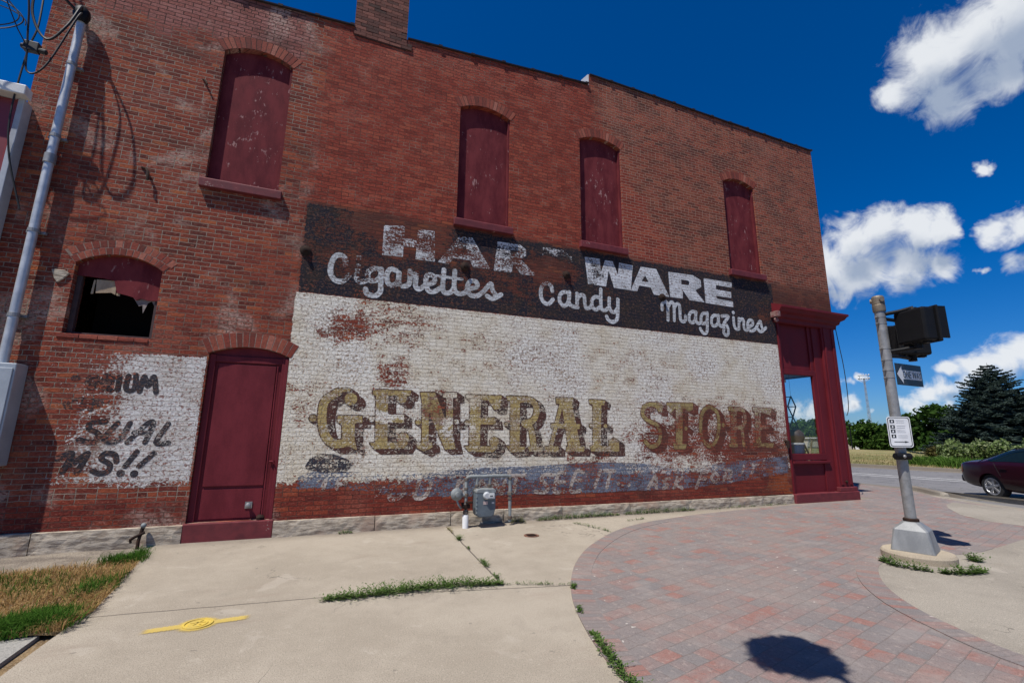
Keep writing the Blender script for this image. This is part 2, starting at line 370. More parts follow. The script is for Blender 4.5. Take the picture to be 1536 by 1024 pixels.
        # blue ribbon
        def curve(pts):
            fc = n.node('ShaderNodeFloatCurve'); cv = fc.mapping.curves[0]
            xs = [((x + 0.45) / 10.45, z) for x, z in pts]
            while len(cv.points) < len(xs): cv.points.new(0.5, 0.5)
            for p, (a, b) in zip(cv.points, xs): p.location = (a, b / 1.5)
            fc.mapping.update(); n.put(fc.inputs['Value'], n.mul(n.add(U, 0.45), 1 / 10.45)); return n.mul(fc.outputs[0], 1.5)
        top, bot = curve(RIB_TOP), curve(RIB_BOT)
        zr = n.mul(n.mul(n.step(n.sub(top, Ze), -0.01, 0.02), n.step(n.sub(Z, bot), -0.03, 0.05)), inside(Ue, -0.38, 9.90, 0.03))
        blue = n.mix(n.step(s.mid, 0.4, 0.62), (0.155, 0.185, 0.245), (0.09, 0.112, 0.16))
        blue = n.mix(n.mul(n.step(s.fine, 0.51, 0.62), 0.6), blue, (0.36, 0.33, 0.31)); blue = n.mix(n.mul(n.step(s.chip, 0.54, 0.62), 0.8), blue, (0.13, 0.075, 0.06))
        lev = n.sub(0.44, s.blobs([(0.9, 0.75, 0.9, 0.3, 0.12), (7.0, 0.7, 1.3, 0.4, 0.09), (9.0, 0.7, 0.7, 0.3, 0.09)]))
        k3 = s.coat(blue, n.sub(n.mul(lev, zr), n.mul(n.sub(1.0, zr), 0.5)))
        # black band under the upper windows
        black = n.mix(n.step(s.mid, 0.4, 0.65), (0.016, 0.018, 0.028), (0.03, 0.026, 0.026))
        black = n.mix(n.mul(n.step(s.chip, 0.52, 0.60), 0.75), black, (0.13, 0.07, 0.05)); black = n.mix(n.mul(n.step(s.dot, 0.56, 0.66), 0.4), black, (0.17, 0.12, 0.10))
        ztop = n.add(5.20, n.mul(n.sub(s.mid, 0.5), 0.22))
        zs = n.mul(inside(n.add(U, n.mul(e, 0.5)), -0.63, 9.96, 0.03), n.mul(n.step(Ze, 3.635, 3.655), n.sub(1.0, n.step(n.add(Z, n.mul(e, 1.0)), n.sub(ztop, 0.06), n.add(ztop, 0.08)))))
        s.zs = zs
        k4 = s.coat(black, n.sub(n.mul(n.sub(n.m('MULTIPLY_ADD', n.step(U, 2.5, 6.0), 0.10, 0.53), s.bw), zs), n.mul(n.sub(1.0, zs), 0.5)))
        ks = n.m('MAXIMUM', n.m('MAXIMUM', k1, k2), n.m('MAXIMUM', k3, k4))
        s.h = n.add(s.h, n.mul(ks, 0.30))
    def finish(s, b, rough=0.85, dist=0.024, strength=1.0):
        n = s.n
        n.put(b.inputs['Base Color'], s.c); b.inputs['Roughness'].default_value = rough
        b.inputs['Specular IOR Level'].default_value = 0.10
        n.put(b.inputs['Normal'], n.bump(s.h, dist, strength))

def wall_mat():
    mt, n, b = new_mat("old_painted_brick"); M = Masonry(n); M.finish(b); return mt
def lettering_mat(name, col, level, wear=None, col2=None, shadow_of=None):
    mt, n, b = new_mat(name); M = Masonry(n)
    c = n.mix(n.step(M.mid, 0.38, 0.64), col, col2 or tuple(x * 0.75 for x in col))
    c = n.mix(n.mul(n.step(M.chip, 0.54, 0.61), 0.8), c, (0.14, 0.075, 0.055)); c = n.mix(n.mul(n.step(M.fine, 0.54, 0.66), 0.4), c, (0.20, 0.12, 0.085))
    c = n.mix(n.mul(M.mortar, 0.25), c, (0.1, 0.07, 0.06))
    lv = level
    if wear: lv = n.sub(level, M.blobs(wear))
    k = M.coat(c, lv); M.h = n.add(M.h, n.mul(k, 0.2)); M.finish(b); return mt
def brick_unit_mat(name, stops, mortar_noise=0.4):
    """separate arch and chimney bricks, one tint to each"""
    mt, n, b = new_mat(name); r = n.island(); p = n.pos()
    c = n.ramp(r, stops); f = n.noise(p, 40.0, 6.0, 0.65); g = n.noise(p, 7.0, 4.0)
    c = n.mix(n.mul(n.sub(1.0, n.step(f, 0.3, 0.55)), 0.5), c, (0.05, 0.025, 0.02))
    c = n.mix(n.mul(n.step(g, 0.5, 0.7), 0.4), c, (0.09, 0.05, 0.04))
    n.put(b.inputs['Base Color'], c); b.inputs['Roughness'].default_value = 0.85; b.inputs['Specular IOR Level'].default_value = 0.2
    n.put(b.inputs['Normal'], n.bump(f, 0.008, 0.8)); return mt

M_WALL = wall_mat()
M_ARCH = brick_unit_mat("arch_brick", [(0.0, (0.13, 0.036, 0.026)), (0.4, (0.24, 0.052, 0.034)), (0.8, (0.31, 0.085, 0.052)), (1.0, (0.38, 0.14, 0.095))])
M_CHIM = brick_unit_mat("chimney_brick", [(0.0, (0.06, 0.03, 0.024)), (0.5, (0.14, 0.05, 0.036)), (1.0, (0.22, 0.085, 0.06))])
M_MORTAR = worn_paint("old_mortar", (0.30, 0.23, 0.18), (0.16, 0.11, 0.09), 0.9, 0, 20.0, use_obj=False, spec=0.1)
M_DMORTAR = worn_paint("dark_mortar", (0.10, 0.05, 0.04), (0.05, 0.03, 0.025), 0.9, 0, 20.0, use_obj=False, spec=0.1)
M_MAROON = worn_paint("maroon_paint", (0.14, 0.018, 0.028), (0.10, 0.012, 0.020), 0.6, 0, 4.0, chip=0.69, chip_col=(0.30, 0.20, 0.18), bump=0.003, streak=True, use_obj=False)
M_BOARD = worn_paint("flaking_maroon_board", (0.165, 0.030, 0.034), (0.095, 0.013, 0.018), 0.8, 0, 6.5, chip=0.585, chip_col=(0.32, 0.17, 0.16), bump=0.004, streak=True, spec=0.12, use_obj=False)
M_DOOR = worn_paint("maroon_door_paint", (0.165, 0.022, 0.030), (0.11, 0.013, 0.019), 0.65, 0, 4.5, chip=0.68, chip_col=(0.30, 0.16, 0.15), bump=0.002, streak=True, spec=0.18, use_obj=False)
M_SILL = worn_paint("maroon_stone", (0.17, 0.026, 0.030), (0.11, 0.017, 0.021), 0.65, 0, 8.0, chip=0.62, chip_col=(0.34, 0.24, 0.21), bump=0.006, use_obj=False)
M_STORE = worn_paint("shopfront_paint", (0.145, 0.014, 0.020), (0.105, 0.010, 0.015), 0.6, 0, 3.0, chip=0.70, chip_col=(0.30, 0.18, 0.16), bump=0.002, streak=True, spec=0.18, use_obj=False)
M_COPE = plain("dark_glazed_tile", (0.035, 0.026, 0.024), 0.45)
M_DARK = plain("dark_interior", (0.012, 0.011, 0.011), 0.9, spec=0.1)
M_ROOF = plain("roof_tar", (0.04, 0.04, 0.042), 0.9)
M_MAST = worn_paint("bright_conduit", (0.60, 0.60, 0.59), (0.46, 0.46, 0.455), 0.45, 0.5, 11.0, bump=0.001)
M_STEEL = worn_paint("galvanised_steel", (0.33, 0.325, 0.315), (0.23, 0.228, 0.222), 0.48, 0.45, 11.0, bump=0.001)
M_IRON = worn_paint("rusty_iron", (0.022, 0.016, 0.014), (0.045, 0.024, 0.016), 0.85, 0.0, 14.0, bump=0.003, spec=0.15)
M_BLACK = plain("black_plastic", (0.007, 0.007, 0.008), 0.55, spec=0.2)
M_CABLE = plain("black_cable", (0.012, 0.012, 0.013), 0.6)
M_WHITE = plain("white_flashing", (0.75, 0.75, 0.74), 0.5)
M_WOOD = worn_paint("bare_weathered_wood", (0.42, 0.33, 0.22), (0.28, 0.2, 0.13), 0.8, 0, 12.0, streak=True, use_obj=False)

def glass_mat(name, tint=(0.965, 0.98, 0.985), refl=0.16):
    mt = bpy.data.materials.new(name); mt.use_nodes = True; n = NT(mt.node_tree); n.n.clear()
    tr = n.node('ShaderNodeBsdfTransparent'); n.put(tr.inputs[0], tint)
    gl = n.node('ShaderNodeBsdfGlossy'); gl.inputs['Roughness'].default_value = 0.02; n.put(gl.inputs[0], (0.9, 0.95, 1.0))
    lw = n.node('ShaderNodeLayerWeight'); lw.inputs[0].default_value = 0.5
    mx = n.node('ShaderNodeMixShader'); n.put(mx.inputs[0], n.m('MULTIPLY_ADD', n.m('POWER', lw.outputs['Facing'], 4.0), 0.5, 0.03))
    n.l.new(tr.outputs[0], mx.inputs[1]); n.l.new(gl.outputs[0], mx.inputs[2])
    o = n.node('ShaderNodeOutputMaterial'); n.l.new(mx.outputs[0], o.inputs[0]); return mt
M_GLASS = glass_mat("window_glass")

# ---------------- the brick building (origin: foot of the wall under the camera's left)
BX0, BX1, BY1 = -4.26, 12.06, 22.0
B = thing("brick_building", "old two storey red brick store with faded painted advertising and maroon boarded windows", "building")

def arch_outline(x0, x1, z0, zs, rise, n=14, grow=0.0):
    """opening outline, anticlockwise: up the right side, over the arch, down the left"""
    w = x1 - x0; Rr = (w * w / 4 + rise * rise) / (2 * rise); cx = (x0 + x1) / 2; cz = zs + rise - Rr
    a = math.asin(w / 2 / Rr); pts = [(x0 - grow, z0), (x1 + grow, z0)]
    for i in range(n + 1):
        t = a - 2 * a * i / n; pts.append((cx + (Rr + grow) * math.sin(t), cz + (Rr + grow) * math.cos(t)))
    return pts, (cx, cz, Rr, a)
OPEN = {'w1': (-2.07, -1.06, 5.26, 7.58, 0.16), 'w2': (1.90, 2.945, 5.37, 7.73, 0.14), 'w3': (4.555, 5.60, 5.38, 7.76, 0.14), 'w4': (8.62, 9.65, 5.36, 7.69, 0.14),
        'low': (-3.385, -2.405, 2.73, 3.72, 0.17), 'door': (-1.69, -0.635, 0.24, 2.585, 0.12)}
outline = [(BX0, 0.19), (9.95, 0.19), (9.95, 4.42), (BX1, 4.42), (BX1, 9.38), (4.83, 9.44), (4.83, 9.17), (0.80, 8.86), (-0.14, 8.78), (BX0, 8.52)]
holes = [arch_outline(*OPEN[k])[0] for k in OPEN]
polys = [[Vector((x, z, 0)) for x, z in outline]] + [[Vector((x, z, 0)) for x, z in h][::-1] for h in holes]
flat = [p for q in polys for p in q]
mb = MB(); tris = tessellate_polygon(polys)
mb.mesh([(p.x, 0.0, p.y) for p in flat], [tuple(t) for t in tris])
for h in holes:                                               # reveals
    for i in range(len(h)):
        a, b = h[i], h[(i + 1) % len(h)]
        mb.poly([(a[0], 0, a[1]), (b[0], 0, b[1]), (b[0], 0.32, b[1]), (a[0], 0.32, a[1])])
# far wall, back wall, front upper wall and top of the parapet
mb.poly([(BX1, 0, 4.42), (BX1, BY1, 4.42), (BX1, BY1, 9.38), (BX1, 0, 9.38)])
mb.poly([(BX0, 0, 0), (BX0, BY1, 0), (BX0, BY1, 8.52), (BX0, 0, 8.52)])
mb.poly([(BX0, BY1, 0), (BX1, BY1, 0), (BX1, BY1, 9.38), (BX0, BY1, 8.5)])
side = mb.build("wall", M_WALL, B, fix=True)
mb = MB(); mb.poly([(BX0, 0.05, 8.3), (BX1 - .05, 0.05, 8.3), (BX1 - .05, BY1, 8.3), (BX0, BY1, 8.3)])
mb.build("roof", M_ROOF, B)
# stone base course: rough blocks, each with its own face
mb = MB(); rr = random.Random(3)
def stones(x0, x1):
    x = x0
    while x < x1 - 0.02:
        L = min(rr.uniform(0.85, 1.5), x1 - x)
        if x1 - x - L < 0.35: L = x1 - x
        g = 0.006; zt = 0.215 - 0.0035 * max(x, -4) + rr.uniform(-0.004, 0.004); y = -0.055 + rr.uniform(-0.008, 0.006); nx = max(3, int(L / 0.09)); nz = 4
        vs = []; fs = []
        for i in range(nx + 1):
            for k in range(nz + 1):
                xx = x + g + (L - 2 * g) * i / nx; zz = -0.12 + (zt + 0.12) * k / nz
                ed = 0.012 if (k == nz or i in (0, nx)) else 0
                vs.append((xx, y + ed + (rr.uniform(-0.006, 0.005) if 0 < k < nz else rr.uniform(-.003, .003)), zz))
        for i in range(nx):
            for k in range(nz):
                a = i * (nz + 1) + k; fs.append((a, a + nz + 1, a + nz + 2, a + 1))
        b0 = len(vs)
        vs += [(x + g, 0.02, zt + .004), (x + L - g, 0.02, zt + .004), (x + g, 0.02, -0.12), (x + L - g, 0.02, -0.12)]
        tl, tr_ = nz, nx * (nz + 1) + nz
        fs += [tuple([i * (nz + 1) + nz for i in range(nx + 1)] + [b0 + 1, b0]), tuple([k for k in range(nz + 1)] + [b0, b0 + 2]), tuple([nx * (nz + 1) + k for k in range(nz + 1)] + [b0 + 1, b0 + 3])]
        mb.mesh(vs, fs); x += L
stones(BX0, -1.70); stones(-0.62, 9.93)
def stone_mat():
    mt, n, b = new_mat("weathered_limestone"); p = n.pos(); s = n.v('MULTIPLY', p, (1, 1, 5.0))
    f = n.noise(s, 6.0, 6.0, 0.65); g = n.noise(p, 2.2, 3.0); d = n.noise(p, 60.0, 4.0)
    c = n.mix(n.step(f, 0.38, 0.6), (0.22, 0.175, 0.13), (0.48, 0.41, 0.315)); c = n.mix(n.mul(n.step(g, 0.5, 0.68), 0.6), c, (0.36, 0.235, 0.165))
    c = n.mix(n.mul(n.step(d, 0.55, 0.7), 0.35), c, (0.09, 0.075, 0.06))
    n.put(b.inputs['Base Color'], c); b.inputs['Roughness'].default_value = 0.9
    n.put(b.inputs['Normal'], n.bump(n.add(f, n.mul(d, 0.4)), 0.010, 0.8)); return mt
M_STONE = stone_mat(); mb.build("stone_base", M_STONE, B)
mb = MB(); mb.box(BX0, -1.70, 0.0, 0.3, -0.12, 0.20); mb.box(-0.62, 9.93, 0.0, 0.3, -0.12, 0.20); mb.build("footing", M_DMORTAR, B)

# arches of real bricks, standing 3 mm proud of the wall
def voussoirs(name, key, rings, n, mat):
    x0, x1, z0, zs, rise = OPEN[key]; _, (cx, cz, Rr, a) = arch_outline(x0, x1, z0, zs, rise)
    a2 = a + 0.018; mb = MB(); back = MB(); g = 0.004
    r0 = Rr
    for (h, shift) in rings:
        for i in range(n):
            t0 = -a2 + 2 * a2 * (i + shift) / n + g / Rr; t1 = -a2 + 2 * a2 * (i + 1 + shift) / n - g / Rr
            y = -0.0026 - random.uniform(0, 0.003); ra = r0 + 0.003 + random.uniform(-.003, .003); rb = r0 + h - 0.004 + random.uniform(-0.005, 0.005)
            q = [(cx + r * math.sin(t), cz + r * math.cos(t)) for r, t in ((ra, t0), (ra, t1), (rb, t1), (rb, t0))]
            mb.prism(q, y, 0.06, lambda u, v, t: (u, t, v))
        r0 += h
    mb2 = [(cx + r * math.sin(t), cz + r * math.cos(t)) for r, t in [(Rr + .002, -a2 + 2 * a2 * i / 12) for i in range(13)] + [(r0 - .004, a2 - 2 * a2 * i / 12) for i in range(13)]]
    back.prism(mb2, -0.0022, 0.05, lambda u, v, t: (u, t, v))
    o = mb.build("arch", mat, B, bevel=0.003)
    back.build("arch_mortar", M_MORTAR if key in ('low', 'door') else M_DMORTAR, o)
    return o
voussoirs("arch", 'w1', [(0.215, 0)], 16, M_ARCH)
voussoirs("arch", 'w2', [(0.215, 0)], 16, M_ARCH)
voussoirs("arch", 'w3', [(0.205, 0)], 16, M_ARCH)
voussoirs("arch", 'w4', [(0.205, 0)], 15, M_ARCH)
voussoirs("arch", 'low', [(0.105, 0), (0.11, 0.35)], 15, M_ARCH)
voussoirs("arch", 'door', [(0.225, 0)], 15, M_ARCH)

# boarded windows: a board following the arch, a thin side strip, and a stone sill
def board_mesh(x0, x1, z0, zs, rise, y0, y1):
    pts, _ = arch_outline(x0, x1, z0, zs, rise); mb = MB(); mb.prism(pts, y0, y1, lambda u, v, t: (u, t, v)); return mb
for key, lab in (('w1', "boarded window at the left end of the upper floor"), ('w2', None), ('w3', None), ('w4', None)):
    x0, x1, z0, zs, rise = OPEN[key]
    o = board_mesh(x0 + 0.002, x1 - 0.002, z0, zs, rise - .002, 0.100, 0.14).build("boarded_window", M_BOARD, B)
    mb = MB(); mb.box(x1 - 0.035, x1 - 0.003, 0.03, 0.098, z0 + 0.002, zs - .01); mb.build("frame", M_BOARD, o)
    mb = MB(); sx0, sx1 = x0 - 0.055, x1 + 0.06
    mb.prism([(-0.085, z0 - 0.145), (-0.09, z0 - 0.018), (-0.078, z0 - 0.006), (0.08, z0 + 0.010), (0.08, z0 - 0.145)], sx0, sx1, lambda u, v, t: (t, u, v))
    mb.build("sill", M_SILL, o, bevel=0.008)
# the broken window low on the left
x0, x1, z0, zs, rise = OPEN['low']
mb = MB(); mb.box(x0 - .05, x1 + .05, 0.9, 0.95, z0 - .1, zs + .4); mb.box(x0 - .3, x0 - .26, .3, .95, z0 - .1, zs + .4); mb.box(x1 + .26, x1 + .3, .3, .95, z0 - .1, zs + .4)
mb.box(x0 - .3, x1 + .3, .3, .95, z0 - .14, z0 - .1); mb.box(x0 - .3, x1 + .3, .3, .95, zs + .4, zs + .44)
LOW = mb.build("broken_window", M_DARK, B); LOW['label'] = "broken low window with a dark hole below a torn maroon board"
mb = MB()
zc = zs - 0.33
pts, _ = arch_outline(x0 + .002, x1 - .002, zs - .1, zs, rise - .002)
edge = [(x0 + .002, zs - 0.16), (x0 + .30, zs - 0.17), (x0 + .42, zs - .19), (x0 + .47, zs - .36), (x0 + .58, zs - .38), (x0 + .66, zs - .40), (x0 + .70, zs - .44), (x0 + .76, zs - .41), (x0 + .84, zs - .43), (x1 - .002, zs - .42)]
mb.prism(edge + pts[2:], 0.085, 0.10, lambda u, v, t: (u, t, v)); mb.build("torn_board", M_BOARD, LOW)
mb = MB(); mb.box(x0 + .003, x0 + .06, .10, .16, z0, zs - .05); mb.box(x1 - .06, x1 - .003, .10, .16, z0, zs - .05); mb.box(x0 + .06, x1 - .06, .10, .15, z0, z0 + .035)
mb.build("frame", worn_paint("old_window_frame", (0.075, 0.045, 0.042), (0.045, 0.028, 0.028), 0.7, 0, 9.0, chip=0.66, use_obj=False), LOW)
mb = MB(); mb.prism([(x0 + .175, zs - .40), (x0 + .185, zs - .20), (x0 + .205, zs - .20), (x0 + .20, zs - .40)], .11, .12, lambda u, v, t: (u, t, v))
mb.prism([(x0 + .23, zs - .385), (x0 + .215, zs - .19), (x0 + .44, zs - .185), (x0 + .45, zs - .385), (x0 + .40, zs - .36)], .105, .12, lambda u, v, t: (u, t, v))
mb.prism([(x0 + .46, zs - .39), (x0 + .46, zs - .34), (x0 + .50, zs - .34), (x0 + .50, zs - .40)], .108, .12, lambda u, v, t: (u, t, v))
mb.build("broken_slat", M_WOOD, LOW)
mb = MB(); mb.prism([(x0 + .66, zs - .40), (x0 + .74, zs - .52), (x0 + .78, zs - .50), (x0 + .80, zs - .62), (x0 + .84, zs - .46), (x0 + .88, zs - .43), (x0 + .92, zs - .50), (x0 + .95, zs - .40)], .13, .135, lambda u, v, t: (u, t + (v - zs) * .05, v))
mb.build("hanging_scrap", worn_paint("grey_scrap", (0.26, 0.22, 0.2), (0.14, 0.11, 0.1), 0.9, 0, 14.0, use_obj=False), LOW)
mb = MB(); xx = x0 - .05
for L in (.24, .2, .22, .18, .16):
    mb.box(xx + .004, min(xx + L, x1 + .05), -0.012, 0.3, z0 - .062, z0 - .002 - random.uniform(0, .012)); xx += L
mb.build("sill", M_ARCH, LOW, bevel=0.006)

# ---- door in the wall
x0, x1, z0, zs, rise = OPEN['door']
mb = board_mesh(x0 + .002, x1 - .002, z0, zs, rise - .002, 0.080, 0.12); D_ = mb.build("side_door", M_DOOR, B); D_['label'] = "maroon painted door boarded flat under a brick arch"
mb = MB(); mb.box(x0 + .004, x0 + .085, 0.045, 0.08, z0 + .002, zs - .01); mb.box(x1 - .095, x1 - .004, 0.040, 0.08, z0 + .002, zs - .01); mb.box(x0 + .085, x1 - .095, 0.050, 0.08, zs - .115, zs - .02)
mb.box(x1 - .05, x1 - .004, .012, .04, z0 + .002, zs - .02)
mb.build("frame", M_DOOR, D_, bevel=0.006)
mb = MB(); mb.box(x0 + .13, x1 - .17, 0.058, 0.079, z0 + .47, zs - .14); mb.build("panel", M_DOOR, D_, bevel=0.004)
mb = MB(); mb.box(x0 + .13, x1 - .17, 0.070, 0.079, z0 + .03, z0 + .43); mb.build("kick_panel", M_DOOR, D_, bevel=0.003)
mb = MB(); mb.tube([(x1 - .145, .035, z0 + .06), (x1 - .145, .035, zs - .14)], 0.011, 8); mb.build("seam_strip", M_DOOR, D_, smooth=True)
mb = MB(); mb.box(x1 - .13, x1 - .06, .02, .05, 1.03, 1.06); mb.tube([(x1 - .12, .02, 1.045), (x1 - .075, .0, 1.045), (x1 - .06, .0, 1.01)], .011, 8); mb.build("latch", M_DOOR, D_, smooth=True)
mb = MB(); mb.lathe([(0.028, 0.0), (0.03, -0.018), (0.02, -0.03), (0.036, -0.05), (0.036, -0.075), (0.02, -0.085)], (x1 - .33, 0.078, z0 + .20), 12, 'y'); mb.box(x1 - .375, x1 - .285, .06, .07, z0 + .155, z0 + .245)
mb.build("door_knob", M_STEEL, D_, smooth=True)
mb = MB(); mb.lathe([(0.05, 0), (0.055, .03), (0.035, .06)], (x1 - .16, 0.03, z0 + .005), 12); mb.build("door_stop", M_IRON, D_, smooth=True)
mb = MB(); mb.box(x0 - .02, x1 + .02, -0.045, 0.3, -0.12, z0 - .002); mb.build("threshold", M_SILL, D_, bevel=0.012)

# ---- chimney: courses of bricks
mb = MB(); z = 8.62; k = 0
while z < 11.0:
    L = 0.212; e = 0.03 if z < 8.86 else 0.0
    cx0, cx1, cy0, cy1 = -0.15, 0.80 + (0.10 if z < 8.72 else 0), -0.022, 0.60
    x = cx0 - (0.1 if k % 2 else 0)
    while x < cx1:
        a, b = max(x, cx0), min(x + L, cx1)
        if b - a > 0.02: mb.box(a + .004, b - .004, cy0 - random.uniform(0, .006), cy0 + .1, z + .004, z + .0655)
        x += L
    y = cy0 + .1
    while y < cy1:
        for xx in (cx0, cx1 - .1): mb.box(xx, xx + .1, y + .005, min(y + .2, cy1), z + .004, z + .0655)
        y += .205
    z += 0.0692; k += 1
ch = mb.build("chimney", M_CHIM, B)
mb = MB(); mb.box(-0.145, 0.795, -0.014, 0.59, 8.6, 11.0); mb.build("chimney_core", M_DMORTAR, ch)

# ---- parapet coping: dark tiles with collars, and the white flashing at the step
def coping(pts):
    mb = MB()
    for (xa, za), (xb, zb) in zip(pts[:-1], pts[1:]):
        L = math.hypot(xb - xa, zb - za); n = max(1, round(L / 0.62)); ux, uz = (xb - xa) / L, (zb - za) / L
        prof = [(-0.035, 0.0), (-0.04, 0.022), (0.10, 0.075), (0.24, 0.022), (0.24, 0.0)]
        prof2 = [(-0.05, -0.006), (-0.055, 0.030), (0.10, 0.10), (0.25, 0.03), (0.25, -0.006)]
        for i in range(n):
            a, b = L * i / n, L * (i + 1) / n; dz = random.uniform(-.006, .006)
            mb.prism(prof, a, b - .05, lambda u, v, t: (xa + ux * t, u, za + uz * t + v + dz)); mb.prism(prof2, b - .075, b, lambda u, v, t: (xa + ux * t, u, za + uz * t + v + dz))
    return mb.build("coping", M_COPE, B)
coping([(BX0, 8.525), (-0.15, 8.782)]); coping([(0.82, 8.865), (4.80, 9.172)]); coping([(4.85, 9.442), (BX1 + .02, 9.382)])
mb = MB(); mb.prism([(4.845, 9.20), (4.845, 9.46), (4.81, 9.45), (4.66, 9.27), (4.66, 9.20)], 0.0, 0.22, lambda u, v, t: (u - 0.006, t + 0.01, v)); mb.build("flashing", M_WHITE, B)

# ---- wall anchors on the black band
for (ax, az) in ((-0.57, 4.34), (2.09, 4.46), (4.19, 4.60), (6.55, 4.42)):
    mb = MB(); mb.lathe([(0.085, 0.0), (0.085, -0.015), (0.05, -0.035), (0.032, -0.04), (0.03, -0.075), (0.012, -0.08)], (ax, -0.002, az), 16, 'y')
    mb.build("anchor_plate", M_IRON, B, smooth=True)
mb = MB()                                                      # broken bracket stubs by the conduit
mb.prism([(-3.62, 3.58), (-3.48, 3.585), (-3.42, 3.54), (-3.47, 3.46), (-3.53, 3.40), (-3.57, 3.45)], -0.022, 0.0, lambda u, v, t: (u, t, v)); mb.build("broken_stone", M_STONE, B, bevel=.01)
mb = MB(); mb.tube([(-2.86, 0.0, 5.27), (-2.80, -.03, 5.25), (-2.76, -.06, 5.18), (-2.75, -.065, 5.06)], .018, 8); mb.build("wall_hook", M_IRON, B, smooth=True)
mb = MB(); mb.tube([(-2.30, 0.0, 6.95), (-2.27, -.03, 6.93), (-2.22, -.05, 6.85)], .014, 8); mb.build("wall_hook", M_IRON, B, smooth=True)
mb = MB(); mb.tube([(9.86, 0.0, 1.37), (9.86, -.07, 1.37), (9.86, -.07, 1.22)], .035, 10); mb.build("vent_stub", M_IRON, B, smooth=True)

